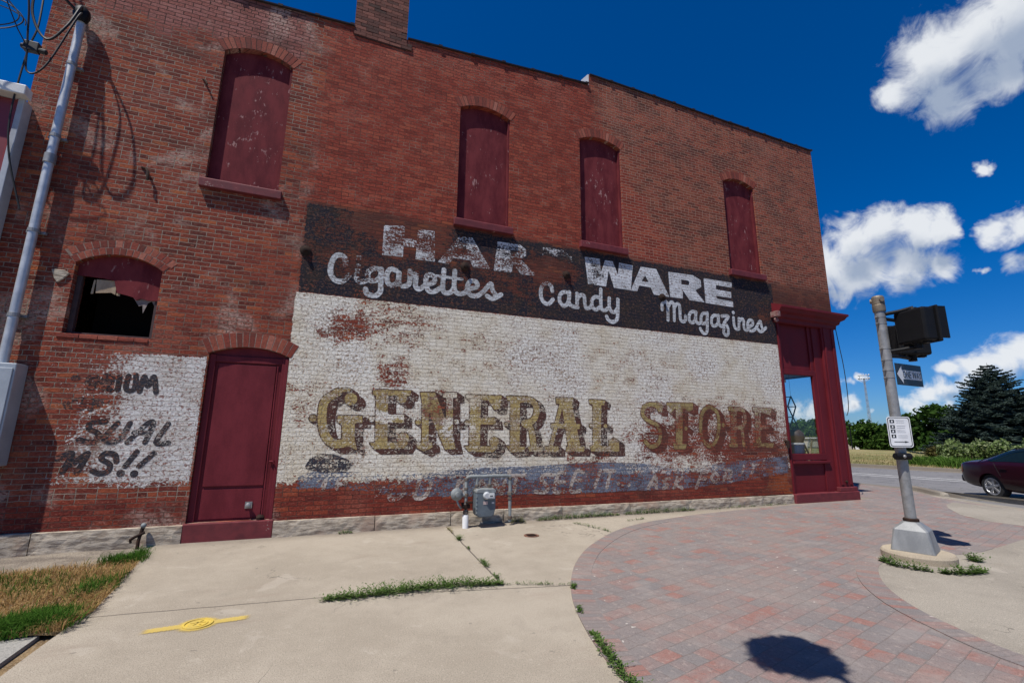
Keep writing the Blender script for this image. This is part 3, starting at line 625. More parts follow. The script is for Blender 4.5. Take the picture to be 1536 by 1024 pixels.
# ---- painted lettering: each word a thin skin of paint cut to its outline
WORDS={'hard':[('p',[(0.627,4.998),(0.972,5.047),(0.964,4.817),(1.21,4.831),(1.215,5.029),(1.499,5.047),(1.529,4.479),(1.196,4.472),(1.205,4.693),(0.966,4.68),(0.967,4.48),(0.628,4.464)],None),('p',[(1.97,5.032),(2.217,5.043),(2.576,4.49),(2.245,4.482),(2.192,4.604),(1.864,4.603),(1.792,4.475),(1.595,4.478)],[(2.087,4.886),(2.143,4.723),(1.981,4.719)]),('p',[(2.722,5.057),(3.178,5.07),(3.302,4.993),(3.303,4.872),(3.192,4.771),(3.541,4.494),(3.212,4.481),(3.023,4.685),(3.018,4.484),(2.658,4.478)],[(2.971,4.939),(3.117,4.944),(3.118,4.867),(2.972,4.863)]),('p',[(3.682,5.105),(4.1,5.112),(4.313,5.008),(4.336,4.76),(4.172,4.514),(3.629,4.487)],[(3.914,4.945),(4.045,4.94),(4.07,4.77),(3.99,4.66),(3.886,4.669)])],'ware':[('p',[(4.629,5.051),(4.98,5.059),(4.996,4.74),(5.117,5.049),(5.3,5.053),(5.423,4.752),(5.468,5.049),(5.807,5.039),(5.725,4.481),(5.318,4.481),(5.191,4.863),(5.114,4.485),(4.692,4.48)],None),('p',[(6.019,5.039),(6.424,5.048),(6.738,4.461),(6.329,4.465),(6.266,4.611),(5.954,4.619),(5.891,4.478),(5.738,4.478)],[(6.124,4.871),(6.215,4.715),(6.016,4.718)]),('p',[(6.763,5.029),(7.456,5.051),(7.671,4.964),(7.673,4.808),(7.49,4.707),(7.736,4.454),(7.313,4.455),(7.131,4.673),(7.115,4.469),(6.774,4.465)],[(7.103,4.912),(7.319,4.91),(7.346,4.855),(7.31,4.791),(7.1,4.789)]),('p',[(7.772,5.022),(8.617,5.025),(8.605,4.916),(8.12,4.919),(8.115,4.8),(8.574,4.792),(8.567,4.658),(8.12,4.656),(8.125,4.573),(8.61,4.562),(8.603,4.437),(7.777,4.446)],None)],'cigarettes':[('s',[(0.054,4.191),(0.032,4.305),(-0.047,4.35),(-0.128,4.301),(-0.174,4.136),(-0.159,4.002),(-0.087,3.908),(0.026,3.906),(0.117,4.02)],0.088),('s',[(0.252,4.199),(0.237,4.005),(0.3,3.929),(0.385,3.962)],0.088),('s',[(0.617,4.189),(0.497,4.193),(0.414,4.105),(0.432,3.989),(0.531,3.982),(0.616,4.058),(0.626,4.201)],0.088),('s',[(0.626,4.201),(0.632,3.952),(0.632,3.802),(0.549,3.717),(0.42,3.743),(0.396,3.814)],0.088),('s',[(0.869,4.214),(0.777,4.223),(0.722,4.116),(0.752,3.968),(0.834,3.94),(0.912,4.012),(0.925,4.145)],0.088),('s',[(0.923,4.178),(0.933,3.993),(1.018,3.949),(1.108,4.016),(1.107,4.238)],0.088),('s',[(1.107,4.238),(1.121,4.162),(1.215,4.186),(1.215,3.986),(1.281,3.928),(1.373,4.007)],0.088),('s',[(1.373,4.007),(1.541,4.097),(1.514,4.206),(1.417,4.204),(1.391,4.076),(1.441,3.926),(1.549,3.918),(1.654,3.999)],0.088),('s',[(1.706,4.348),(1.698,4.004),(1.746,3.92),(1.844,3.944),(1.897,4.03)],0.088),('s',[(1.908,4.354),(1.908,4.032),(1.979,3.938),(2.103,3.965),(2.157,4.041)],0.088),('s',[(2.157,4.041),(2.329,4.11),(2.315,4.201),(2.199,4.197),(2.145,4.062),(2.206,3.943),(2.334,3.936),(2.46,4.033)],0.088),('s',[(2.46,4.033),(2.598,4.204),(2.637,4.079),(2.698,3.993),(2.64,3.915),(2.532,3.96)],0.088),('s',[(2.675,3.931),(2.806,4.018)],0.088),('s',[(1.579,4.215),(2.049,4.216)],0.05),('s',[(0.247,4.345),(0.247,4.343)],0.1)],'candy':[('s',[(3.874,4.227),(3.846,4.33),(3.768,4.366),(3.676,4.327),(3.627,4.208),(3.634,4.065),(3.703,3.968),(3.801,3.96),(3.887,4.056)],0.082),('s',[(4.242,4.233),(4.133,4.239),(4.045,4.168),(4.036,4.034),(4.115,3.956),(4.202,4.0),(4.248,4.126),(4.253,4.248)],0.082),('s',[(4.253,4.234),(4.24,4.044),(4.304,3.971),(4.437,3.959)],0.082),('s',[(4.427,4.243),(4.427,4.08),(4.422,3.958)],0.082),('s',[(4.428,4.12),(4.502,4.218),(4.591,4.208),(4.603,4.073),(4.631,3.968),(4.707,3.976),(4.753,4.022)],0.082),('s',[(4.943,4.224),(4.851,4.226),(4.772,4.148),(4.776,4.011),(4.859,3.959),(4.953,4.018)],0.082),('s',[(4.988,4.403),(4.98,4.145),(4.991,3.994),(5.067,3.962),(5.139,4.011)],0.082),('s',[(5.187,4.239),(5.18,4.071),(5.224,3.965),(5.311,3.961),(5.377,4.038)],0.082),('s',[(5.398,4.237),(5.381,3.927),(5.352,3.799),(5.247,3.74),(5.146,3.778),(5.11,3.842)],0.082)],'magazines':[('s',[(6.53,4.147),(6.538,4.262),(6.612,4.333),(6.683,4.279),(6.675,3.926)],0.08),('s',[(6.696,4.227),(6.782,4.335),(6.858,4.281),(6.845,3.935)],0.08),('s',[(6.867,4.229),(6.942,4.318),(7.015,4.282),(7.015,3.996),(7.075,3.932),(7.154,3.966),(7.162,4.065)],0.08),('s',[(7.46,4.187),(7.348,4.184),(7.27,4.094),(7.268,3.969),(7.338,3.931),(7.421,3.993),(7.471,4.188)],0.08),('s',[(7.469,4.17),(7.453,3.988),(7.515,3.931),(7.597,3.966)],0.08),('s',[(7.799,4.187),(7.685,4.184),(7.609,4.094),(7.609,3.967),(7.686,3.948),(7.772,4.02),(7.801,4.206)],0.08),('s',[(7.799,4.187),(7.766,3.838),(7.723,3.735),(7.632,3.727),(7.561,3.819)],0.08),('s',[(8.122,4.166),(8.006,4.172),(7.916,4.09),(7.914,3.943),(8.004,3.924),(8.093,3.997),(8.128,4.185)],0.08),('s',[(8.126,4.167),(8.126,3.982),(8.192,3.933),(8.267,3.978)],0.08),('s',[(8.229,4.177),(8.432,4.19),(8.283,4.016),(8.36,3.968),(8.396,3.861),(8.374,3.767),(8.312,3.733),(8.247,3.792),(8.271,3.904)],0.08),('s',[(8.587,4.178),(8.59,3.991),(8.642,3.912),(8.728,3.92)],0.08),('s',[(8.728,3.92),(8.757,4.176)],0.08),('s',[(8.748,4.1),(8.843,4.176),(8.9,4.134),(8.892,3.963),(8.96,3.913),(9.04,3.959)],0.08),('s',[(9.019,3.994),(9.178,4.067),(9.177,4.162),(9.077,4.162),(9.014,4.051),(9.036,3.93),(9.146,3.912),(9.254,3.969)],0.08),('s',[(9.254,3.969),(9.433,4.179),(9.468,4.057),(9.494,3.963),(9.412,3.917),(9.342,3.968)],0.08),('s',[(9.492,3.944),(9.606,4.031)],0.08),('s',[(8.593,4.301),(8.593,4.299)],0.09)],'general':[('s',[(0.101,2.089),(-0.07,1.952),(-0.098,1.752),(-0.073,1.546),(0.0,1.382),(0.119,1.297),(0.285,1.313)],0.125),('s',[(0.253,2.128),(0.144,2.123),(0.027,2.061)],0.06),('s',[(0.302,1.99),(0.303,1.988)],0.19),('s',[(-0.225,1.677),(-0.224,1.676)],0.1),('p',[(0.199,1.719),(0.377,1.723),(0.395,1.377),(0.443,1.21),(0.319,1.265),(0.229,1.25)],None),('p',[(0.131,1.717),(0.487,1.725),(0.494,1.627),(0.415,1.634),(0.386,1.601),(0.201,1.598),(0.138,1.629)],None),('p',[(0.682,2.147),(0.863,2.155),(0.882,1.709),(0.9,1.298),(0.723,1.297)],None),('p',[(0.634,2.145),(1.234,2.153),(1.221,2.084),(0.868,2.07),(0.639,2.069)],None),('s',[(1.096,2.027),(1.096,2.026)],0.16),('p',[(0.871,1.751),(1.137,1.765),(1.144,1.639),(0.878,1.643)],None),('p',[(0.643,1.305),(1.229,1.315),(1.183,1.232),(0.712,1.225)],None),('s',[(1.15,1.381),(1.15,1.379)],0.19),('s',[(0.641,1.684),(0.641,1.683)],0.09),('p',[(1.4,2.134),(1.638,2.144),(1.836,1.695),(1.911,1.627),(2.025,1.222),(1.855,1.214),(1.555,1.827),(1.433,1.996)],None),('p',[(1.431,2.031),(1.54,1.965),(1.561,1.315),(1.463,1.315)],None),('p',[(1.378,1.315),(1.622,1.315),(1.634,1.248),(1.507,1.181),(1.385,1.24)],None),('p',[(1.846,2.117),(1.947,2.121),(1.971,1.454),(1.857,1.626)],None),('p',[(1.778,2.146),(2.019,2.156),(2.022,2.079),(1.785,2.071)],None),('s',[(2.037,1.664),(2.037,1.662)],0.08),('s',[(1.381,1.652),(1.381,1.65)],0.09),('p',[(2.265,2.13),(2.454,2.128),(2.456,1.658),(2.457,1.234),(2.272,1.234)],None),('p',[(2.196,2.127),(2.841,2.134),(2.831,2.066),(2.435,2.055),(2.198,2.071)],None),('p',[(2.575,2.104),(2.841,2.124),(2.813,1.911),(2.711,1.899)],None),('p',[(2.444,1.732),(2.724,1.747),(2.747,1.634),(2.446,1.639)],None),('p',[(2.195,1.253),(2.794,1.252),(2.696,1.16),(2.264,1.18)],None),('s',[(2.722,1.335),(2.722,1.333)],0.17),('s',[(2.221,1.653),(2.221,1.652)],0.09),('p',[(3.018,2.14),(3.199,2.138),(3.196,1.233),(3.029,1.242)],None),('p',[(2.945,2.132),(3.22,2.138),(3.199,2.059),(2.967,2.061)],None),('s',[(3.199,2.088),(3.393,2.086),(3.513,2.001),(3.535,1.853),(3.459,1.714),(3.288,1.663)],0.115),('s',[(3.309,1.644),(3.427,1.558),(3.482,1.232)],0.115),('p',[(2.957,1.261),(3.311,1.242),(3.291,1.176),(3.041,1.158)],None),('p',[(3.375,1.242),(3.655,1.232),(3.633,1.174),(3.397,1.175)],None),('s',[(2.941,1.638),(2.941,1.636)],0.07),('p',[(4.042,2.139),(4.25,2.137),(4.444,1.221),(4.19,1.231)],None),('p',[(3.833,1.662),(4.441,1.662),(4.428,1.581),(3.833,1.593)],None),('p',[(3.939,2.15),(4.298,2.149),(4.284,2.056),(3.949,2.045)],None),('p',[(3.71,1.251),(3.975,1.251),(3.975,1.163),(3.731,1.164)],None),('p',[(4.156,1.251),(4.526,1.24),(4.512,1.167),(4.144,1.172)],None),('s',[(4.052,2.048),(3.819,1.232)],0.075),('p',[(4.74,2.134),(4.924,2.13),(4.883,1.23),(4.715,1.24)],None),('p',[(4.655,2.131),(5.01,2.122),(4.983,2.047),(4.665,2.064)],None),('p',[(4.656,1.26),(5.295,1.25),(5.261,1.163),(4.678,1.17)],None),('p',[(5.078,1.229),(5.07,1.352),(5.184,1.414),(5.294,1.353),(5.299,1.167)],None),('s',[(4.678,1.645),(4.678,1.643)],0.08),('s',[(5.006,1.64),(5.006,1.638)],0.084)],'store':[('s',[(6.347,2.054),(6.103,2.091),(5.924,2.019),(5.902,1.866),(6.03,1.761),(6.24,1.677),(6.311,1.504),(6.244,1.31),(6.053,1.246),(5.926,1.352)],0.085),('p',[(6.159,2.126),(6.407,2.123),(6.381,1.944),(6.285,1.953)],None),('p',[(6.758,2.112),(6.929,2.106),(6.849,1.267),(6.695,1.267)],None),('p',[(6.519,2.138),(7.21,2.149),(7.184,2.011),(7.079,1.985),(6.939,2.049),(6.738,2.043),(6.589,1.927),(6.523,1.992)],None),('p',[(6.628,1.31),(6.965,1.289),(6.929,1.201),(6.648,1.202)],None),('s',[(6.652,1.64),(6.652,1.637)],0.08),('s',[(6.977,1.622),(6.977,1.62)],0.08),('s',[(7.655,2.094),(7.463,1.972),(7.376,1.673),(7.411,1.401),(7.59,1.255),(7.783,1.38),(7.89,1.68),(7.859,1.983),(7.655,2.094)],0.085),('s',[(8.017,1.705),(8.016,1.703)],0.09),('p',[(8.279,2.101),(8.445,2.094),(8.338,1.266),(8.194,1.266)],None),('p',[(8.215,2.099),(8.472,2.099),(8.463,2.022),(8.208,2.027)],None),('p',[(8.145,1.301),(8.38,1.301),(8.374,1.243),(8.138,1.243)],None),('s',[(8.404,2.069),(8.627,2.039),(8.68,1.884),(8.621,1.715),(8.387,1.641)],0.08),('s',[(8.549,1.655),(8.569,1.278)],0.08),('p',[(8.996,2.086),(9.173,2.091),(9.085,1.266),(8.936,1.266)],None),('p',[(8.932,2.108),(9.527,2.096),(9.47,1.938),(9.356,1.985),(9.156,2.016),(8.923,2.035)],None),('p',[(9.116,1.711),(9.388,1.715),(9.376,1.629),(9.105,1.626)],None),('p',[(8.884,1.325),(9.487,1.314),(9.441,1.23),(8.873,1.243)],None)],'ribbon':[('s',[(0.03,0.75),(0.006,0.649)],0.07),('s',[(0.205,0.642),(0.229,0.761),(0.347,0.758)],0.07),('s',[(0.217,0.702),(0.318,0.699)],0.07),('s',[(0.733,0.695),(0.827,0.604)],0.07),('s',[(0.946,0.707),(0.828,0.587),(0.8,0.483)],0.07),('s',[(1.221,0.681),(1.11,0.702),(1.008,0.581),(0.997,0.457),(1.106,0.453),(1.211,0.538),(1.221,0.681)],0.07),('s',[(1.445,0.693),(1.379,0.514),(1.439,0.44),(1.569,0.489),(1.638,0.669)],0.07),('s',[(2.114,0.693),(2.042,0.48)],0.07),('s',[(2.114,0.693),(2.217,0.653),(2.201,0.54),(2.042,0.48)],0.07),('s',[(2.505,0.683),(2.426,0.551),(2.489,0.492),(2.592,0.565),(2.505,0.683)],0.07),('s',[(2.679,0.476),(2.738,0.676),(2.871,0.469),(2.933,0.671)],0.07),('s',[(3.018,0.836),(2.997,0.758)],0.07),('s',[(3.163,0.744),(3.099,0.49)],0.07),('s',[(3.052,0.756),(3.297,0.751)],0.07),('s',[(3.864,0.748),(3.722,0.761),(3.629,0.693),(3.698,0.61),(3.768,0.527),(3.698,0.459),(3.514,0.475)],0.07),('s',[(4.103,0.774),(3.983,0.776),(3.885,0.473),(4.075,0.46)],0.07),('s',[(3.958,0.623),(4.089,0.623)],0.07),('s',[(4.498,0.786),(4.349,0.8),(4.22,0.471),(4.416,0.46)],0.07),('s',[(4.296,0.644),(4.445,0.641)],0.07),('s',[(4.867,0.811),(4.73,0.506)],0.07),('s',[(5.089,0.796),(4.999,0.498)],0.07),('s',[(4.958,0.809),(5.181,0.794)],0.07),('s',[(5.264,0.554),(5.264,0.552)],0.07),('s',[(5.357,0.53),(5.356,0.527)],0.07),('s',[(5.504,0.525),(5.504,0.523)],0.07),('s',[(5.948,0.457),(6.131,0.674),(6.146,0.45)],0.07),('s',[(6.022,0.521),(6.15,0.517)],0.07),('s',[(6.475,0.621),(6.326,0.579),(6.436,0.486),(6.317,0.445)],0.07),('s',[(6.683,0.638),(6.579,0.436)],0.07),('s',[(6.803,0.635),(6.63,0.525),(6.787,0.429)],0.07),('s',[(7.333,0.728),(7.15,0.418)],0.07),('s',[(7.333,0.728),(7.459,0.726)],0.07),('s',[(7.259,0.601),(7.416,0.597)],0.07),('s',[(7.683,0.721),(7.576,0.616),(7.663,0.519),(7.785,0.611),(7.683,0.721)],0.07),('s',[(8.012,0.751),(7.891,0.537)],0.07),('s',[(8.012,0.751),(8.142,0.724),(8.098,0.628),(7.934,0.632),(8.121,0.531)],0.07),('s',[(8.528,0.84),(8.439,0.669)],0.07),('s',[(8.843,0.86),(8.714,0.663)],0.07),('s',[(8.703,0.862),(8.984,0.858)],0.07),('s',[(9.137,0.932),(9.06,0.756)],0.07)],'left':[('s',[(-2.92,2.152),(-2.988,2.166),(-3.012,2.092),(-2.973,2.021),(-2.928,2.06),(-2.92,2.152)],0.066),('s',[(-2.837,2.184),(-2.854,1.999)],0.066),('s',[(-2.837,2.184),(-2.764,2.169),(-2.767,2.104),(-2.838,2.091),(-2.75,1.991)],0.066),('s',[(-2.681,2.183),(-2.678,2.007)],0.066),('s',[(-2.586,2.198),(-2.593,2.039),(-2.542,1.994),(-2.495,2.043),(-2.504,2.211)],0.066),('s',[(-2.435,1.99),(-2.41,2.198),(-2.353,2.068),(-2.301,2.204),(-2.249,1.988)],0.066),('s',[(-3.162,2.139),(-3.12,2.141)],0.066),('s',[(-3.019,1.857),(-3.12,1.871),(-3.192,1.798),(-3.127,1.738),(-3.018,1.759),(-3.019,1.857)],0.066),('s',[(-2.917,1.888),(-2.929,1.735)],0.066),('s',[(-2.914,1.87),(-2.774,1.857)],0.066),('s',[(-2.926,1.807),(-2.839,1.8)],0.066),('s',[(-2.748,1.578),(-2.89,1.567),(-2.906,1.487),(-2.796,1.418),(-2.837,1.312),(-2.99,1.347)],0.066),('s',[(-2.614,1.563),(-2.73,1.366),(-2.65,1.313),(-2.556,1.366),(-2.481,1.565)],0.066),('s',[(-2.475,1.313),(-2.284,1.568),(-2.221,1.551),(-2.28,1.314)],0.066),('s',[(-2.418,1.439),(-2.252,1.441)],0.066),('s',[(-2.051,1.563),(-2.158,1.314),(-2.017,1.305)],0.066),('s',[(-3.165,1.108),(-3.032,1.175),(-3.092,0.947)],0.066),('s',[(-3.031,1.166),(-3.018,1.038),(-2.872,1.174),(-2.947,0.935)],0.066),('s',[(-2.556,1.066),(-2.584,1.154),(-2.687,1.172),(-2.72,1.103),(-2.624,1.033),(-2.625,0.946),(-2.706,0.913),(-2.789,0.949)],0.066),('s',[(-2.353,1.188),(-2.452,1.004)],0.066),('s',[(-2.161,1.169),(-2.304,1.001)],0.066),('s',[(-2.491,0.917),(-2.491,0.915)],0.09),('s',[(-2.343,0.909),(-2.343,0.907)],0.09)],'scroll':[('p',[(-0.265,0.968),(-0.21,1.078),(-0.069,1.146),(0.115,1.136),(0.289,1.073),(0.423,1.001),(0.304,0.872),(0.185,0.887),(0.02,0.878),(-0.113,0.898),(-0.246,0.934)],None)]}
def sdf_word(prims, grid_x, grid_z, grow=0.0):
    GX, GZ = np.meshgrid(grid_x, grid_z, indexing='ij'); D = np.full(GX.shape, 9.0)
    def seg(p, q):
        px, pz = GX - p[0], GZ - p[1]; dx, dz = q[0] - p[0], q[1] - p[1]
        h = np.clip((px * dx + pz * dz) / max(dx * dx + dz * dz, 1e-9), 0, 1); return np.hypot(px - dx * h, pz - dz * h)
    def polyd(pts):
        d = np.full(GX.shape, 9.0); ins = np.zeros(GX.shape, bool); n = len(pts)
        for i in range(n):
            a, b = pts[i], pts[(i + 1) % n]; d = np.minimum(d, seg(a, b))
            c = (a[1] > GZ) != (b[1] > GZ)
            if a[1] != b[1]: ins ^= c & (GX < (b[0] - a[0]) * (GZ - a[1]) / (b[1] - a[1]) + a[0])
        return np.where(ins, -d, d)
    for pr in prims:
        if pr[0] == 'p':
            d = polyd(pr[1]) - 0.006
            if pr[2]: d = np.maximum(d, -polyd(pr[2]) - 0.004)
        else:
            pts = pr[1]
            if len(pts) > 2: pts = [tuple(v)[:2] for v in smooth_line([(x, z, 0) for x, z in pts], 4)]
            d = np.full(GX.shape, 9.0)
            for a, b in zip(pts[:-1], pts[1:]): d = np.minimum(d, seg(a, b))
            d = d - pr[2] / 2
        D = np.minimum(D, d)
    return D - grow
def contour_mesh(D, gx, gz, y):
    """marching squares: the filled region D < 0"""
    mb = MB(); cache = {}
    def vert(key, x, z):
        if key not in cache: cache[key] = len(mb.v); mb.v.append((x, y, z))
        return cache[key]
    nx, nz = D.shape
    act = (D[:-1, :-1] < 0) | (D[1:, :-1] < 0) | (D[:-1, 1:] < 0) | (D[1:, 1:] < 0)
    for i, k in zip(*np.nonzero(act)):
        cs = [(i, k), (i + 1, k), (i + 1, k + 1), (i, k + 1)]; f = []
        for j in range(4):
            a, b = cs[j], cs[(j + 1) % 4]; da, db = D[a], D[b]
            if da < 0: f.append(vert(a, gx[a[0]], gz[a[1]]))
            if (da < 0) != (db < 0):
                lo, hi = (a, b) if a < b else (b, a); t = D[lo] / (D[lo] - D[hi])
                f.append(vert((lo, hi), gx[lo[0]] + (gx[hi[0]] - gx[lo[0]]) * t, gz[lo[1]] + (gz[hi[1]] - gz[lo[1]]) * t))
        if len(f) >= 3: mb.f.append(tuple(f))
    return mb
def word(key, name, mat, y, label, grow=0.0, shadow=None, step=0.011):
    pr = WORDS[key]; P = np.array([p for q in pr for p in q[1]])
    gx = np.arange(P[:, 0].min() - .2, P[:, 0].max() + .25, step); gz = np.arange(P[:, 1].min() - .2, P[:, 1].max() + .2, step)
    D = sdf_word(pr, gx, gz, grow)
    if shadow:
        for j in range(1, 5):
            sx, sz = int(round(shadow[0] * j / 4 / step)), int(round(shadow[1] * j / 4 / step))
            D2 = np.roll(np.roll(D, sx, 0), sz, 1); D = np.minimum(D, D2)
    o = contour_mesh(D, gx, gz, y).build(name, mat, B, fix=False); o['label'] = label; return o
WHITE = (0.70, 0.71, 0.72); BW = [(0.3, 4.9, 0.35, 0.3, 0.1)]
HW = [(1.75, 4.80, 0.6, 0.3, 0.12), (2.75, 4.75, 0.6, 0.4, 0.06), (3.95, 4.72, 0.8, 0.45, 0.26), (4.75, 4.75, 0.3, 0.3, 0.16), (1.15, 4.85, 0.25, 0.3, 0.10), (0.85, 4.85, 0.2, 0.3, 0.07)]
word('hard', "painted_lettering", lettering_mat("white_paint_worn", WHITE, 0.45, HW), -0.0022, "HARD in worn white block capitals")
word('ware', "painted_lettering", lettering_mat("white_paint", WHITE, 0.57, [(4.85, 4.75, 0.28, 0.32, 0.18)]), -0.0022, "WARE in white block capitals")
SW = [(0.25, 4.15, 0.45, 0.4, 0.22), (0.9, 3.95, 0.25, 0.3, 0.12), (1.4, 4.2, 0.3, 0.15, 0.15), (3.75, 4.35, 0.3, 0.15, 0.15)]
M_SCR = lettering_mat("white_script_paint", (0.62, 0.64, 0.65), 0.58, SW)
word('cigarettes', "painted_lettering", M_SCR, -0.0022, "Cigarettes in white brush script")
word('candy', "painted_lettering", M_SCR, -0.0022, "Candy in white brush script")
word('magazines', "painted_lettering", M_SCR, -0.0022, "Magazines in white brush script")
GW = [(2.05, 2.05, 0.5, 0.2, 0.2), (0.9, 1.75, 0.35, 0.14, 0.22), (2.1, 1.55, 0.3, 0.25, 0.14)]
STW = [(8.9, 1.7, 1.2, 0.7, 0.16), (6.6, 1.75, 0.5, 0.4, 0.16), (7.4, 1.4, 0.5, 0.3, 0.12)]
M_SH1 = lettering_mat("brown_letter_shade", (0.10, 0.044, 0.036), 0.47, None, (0.045, 0.034, 0.034)); M_OC1 = lettering_mat("ochre_letter_paint", (0.46, 0.35, 0.14), 0.46, GW, (0.31, 0.21, 0.095))
M_SH2 = lettering_mat("worn_letter_shade", (0.17, 0.052, 0.038), 0.45, None, (0.10, 0.04, 0.034)); M_OC2 = lettering_mat("worn_ochre_paint", (0.40, 0.31, 0.13), 0.50, STW, (0.30, 0.21, 0.09))
word('general', "lettering_shade", M_SH1, -0.0016, "brown outline and drop shade of GENERAL", 0.016, (0.050, -0.028))
word('general', "painted_lettering", M_OC1, -0.0030, "GENERAL in ochre western capitals")
word('store', "lettering_shade", M_SH2, -0.0016, "brown outline and drop shade of STORE", 0.016, (0.055, -0.030))
word('store', "painted_lettering", M_OC2, -0.0030, "STORE in worn ochre western capitals")
word('ribbon', "painted_lettering", lettering_mat("pale_ribbon_paint", (0.55, 0.48, 0.42), 0.45, [(0.8, 0.7, 0.8, 0.4, 0.13), (8.8, 0.7, 0.9, 0.4, 0.10)]), -0.0022, "slanted pale capitals on the blue ribbon")
word('scroll', "ribbon_scroll", lettering_mat("black_scroll_paint", (0.035, 0.04, 0.055), 0.45, None, (0.07, 0.06, 0.065)), -0.0022, "dark rolled end of the blue ribbon")
word('left', "painted_lettering", lettering_mat("black_notice_paint", (0.045, 0.045, 0.055), 0.49, [(-3.0, 1.85, 0.5, 0.35, 0.12), (-2.6, 1.4, 0.9, 0.2, 0.05)]), -0.0022, "black slanted capitals on the old white notice")

# ---- corner shopfront
SF = B
mb = MB(); mb.box(9.955, 10.035, -0.012, 0.10, 0.2, 4.22); mb.box(9.955, 9.985, -0.028, -0.012, 0.2, 4.22); mb.build("side_trim", M_STORE, SF, bevel=.005)
mb = MB(); mb.box(10.035, 11.20, 0.085, 0.12, 3.10, 4.22); tp = mb.build("transom_panel", M_STORE, SF)
mb = MB(); mb.box(10.036, 11.22, 0.03, 0.11, 2.95, 3.085); mb.box(11.10, 11.22, .05, .085, 3.085, 4.22); mb.build("transom_frame", M_STORE, tp, bevel=.008)
mb = MB(); mb.box(10.045, 11.13, 0.075, 0.083, 1.09, 2.95); sw = mb.build("shop_window", M_GLASS, SF); sw['label'] = "side pane of the corner shopfront"
mb = MB(); mb.box(10.036, 10.075, .03, .10, 1.08, 2.95); mb.box(11.10, 11.22, .03, .10, 1.08, 2.95); mb.box(10.036, 11.22, .015, .11, 0.93, 1.08); mb.build("frame", M_STORE, sw, bevel=.006)
mb = MB(); mb.box(10.036, 11.30, -0.03, .10, 0.855, 0.915); mb.build("sill", M_STORE, sw, bevel=.008)
mb = MB(); mb.box(10.036, 11.22, 0.045, 0.10, 0.18, 0.855); mb.box(10.036, 10.10, .02, .045, .18, .85); mb.box(11.14, 11.22, .02, .045, .18, .85); mb.build("bulkhead", M_STORE, SF, bevel=.005)
mb = MB(); mb.box(11.22, 11.50, 0.02, 0.16, 0.2, 4.22); mb.box(11.5, 12.0, -0.035, 0.22, 0.2, 4.22); mb.box(11.56, 11.64, -0.055, -0.035, 0.35, 4.2); mb.box(11.86, 11.94, -0.055, -0.035, 0.35, 4.2)
mb.box(12.0, 12.03, .02, .2, .3, 4.15)
pier = mb.build("corner_pier", M_STORE, SF, bevel=.008)
mb = MB(); mb.box(9.90, 12.10, -0.10, 0.6, -0.12, 0.20); mb.box(11.46, 12.08, -0.075, .6, .20, .30); mb.build("plinth", M_SILL, SF, bevel=.015)
mb = MB(); mb.lathe([(0.03, 0), (0.035, -.03), (0.0, -.04)], (11.74, -0.035, .42), 10, 'y'); mb.build("pipe_stub", M_IRON, pier)
# cornice: one moulded profile carried round the corner
prof = [(0.0, 4.19), (0.05, 4.21), (0.06, 4.30), (0.11, 4.33), (0.13, 4.40), (0.20, 4.44), (0.24, 4.51), (0.27, 4.53), (0.27, 4.58), (0.0, 4.68)]
vs = []; n = len(prof)
for (dx, dy, px, py) in ((0, -1, 9.86, 0.0), (1, -1, 12.02, -0.0), (1, 0, 12.02, BY1)):
    for u, z in prof: vs.append((px + dx * u, py + dy * u - 0.004 * (dy != 0), z))
fs = []
for k in range(2):
    for i in range(n - 1): fs.append((k * n + i, k * n + i + 1, (k + 1) * n + i + 1, (k + 1) * n + i))
fs.append(tuple(range(n))[::-1])
mb = MB(); mb.mesh(vs, fs); co = mb.build("cornice", M_STORE, SF)
mb = MB(); mb.box(9.80, 9.90, -0.20, 0.0, 4.30, 4.44); mb.lathe([(.06, -.02), (.06, .02)], (9.86, -.10, 4.24), 12, 'y'); mb.build("cornice_bracket", worn_paint("peeling_bracket", (0.3, 0.2, 0.17), (0.16, 0.05, 0.05), .7, 0, 14., use_obj=False), co, bevel=.01)
mb = MB(); mb.box(9.95, 12.0, 0.12, 0.5, 4.16, 4.44); mb.box(11.6, 12.0, .5, BY1, 4.1, 4.44); mb.build("soffit", M_STORE, SF)
# front of the shop: glass, bulkhead, posts and the room behind
mb = MB(); mb.box(11.965, 11.975, 0.28, 4.6, 0.95, 3.05); fw = mb.build("shop_window", M_GLASS, SF)
mb = MB(); mb.box(11.93, 12.0, .22, 4.7, 3.05, 3.2); mb.box(11.93, 12.0, .22, 4.7, .85, .95); mb.box(11.93, 12.0, 4.6, 4.7, .95, 3.05); mb.build("frame", M_STORE, fw)
mb = MB(); mb.box(11.92, 12.0, .22, 4.7, 0, .85); mb.box(11.92, 12.0, .22, BY1, 3.2, 4.15); mb.box(11.92, 12.0, 4.7, BY1, 0, 3.2); mb.build("front_panel", M_STORE, SF)
mb = MB(); mb.box(9.9, 11.9, 0.14, 4.5, 0.80, 0.88); mb.box(9.9, 11.9, .12, 4.5, 3.08, 3.14); mb.box(9.86, 9.9, .35, 4.5, 0, 4.3); mb.box(9.9, 11.9, 4.5, 4.55, 0, 3.14)
mb.build("display_platform", plain("shop_interior_paint", (0.20, 0.19, 0.17), 0.8), SF)

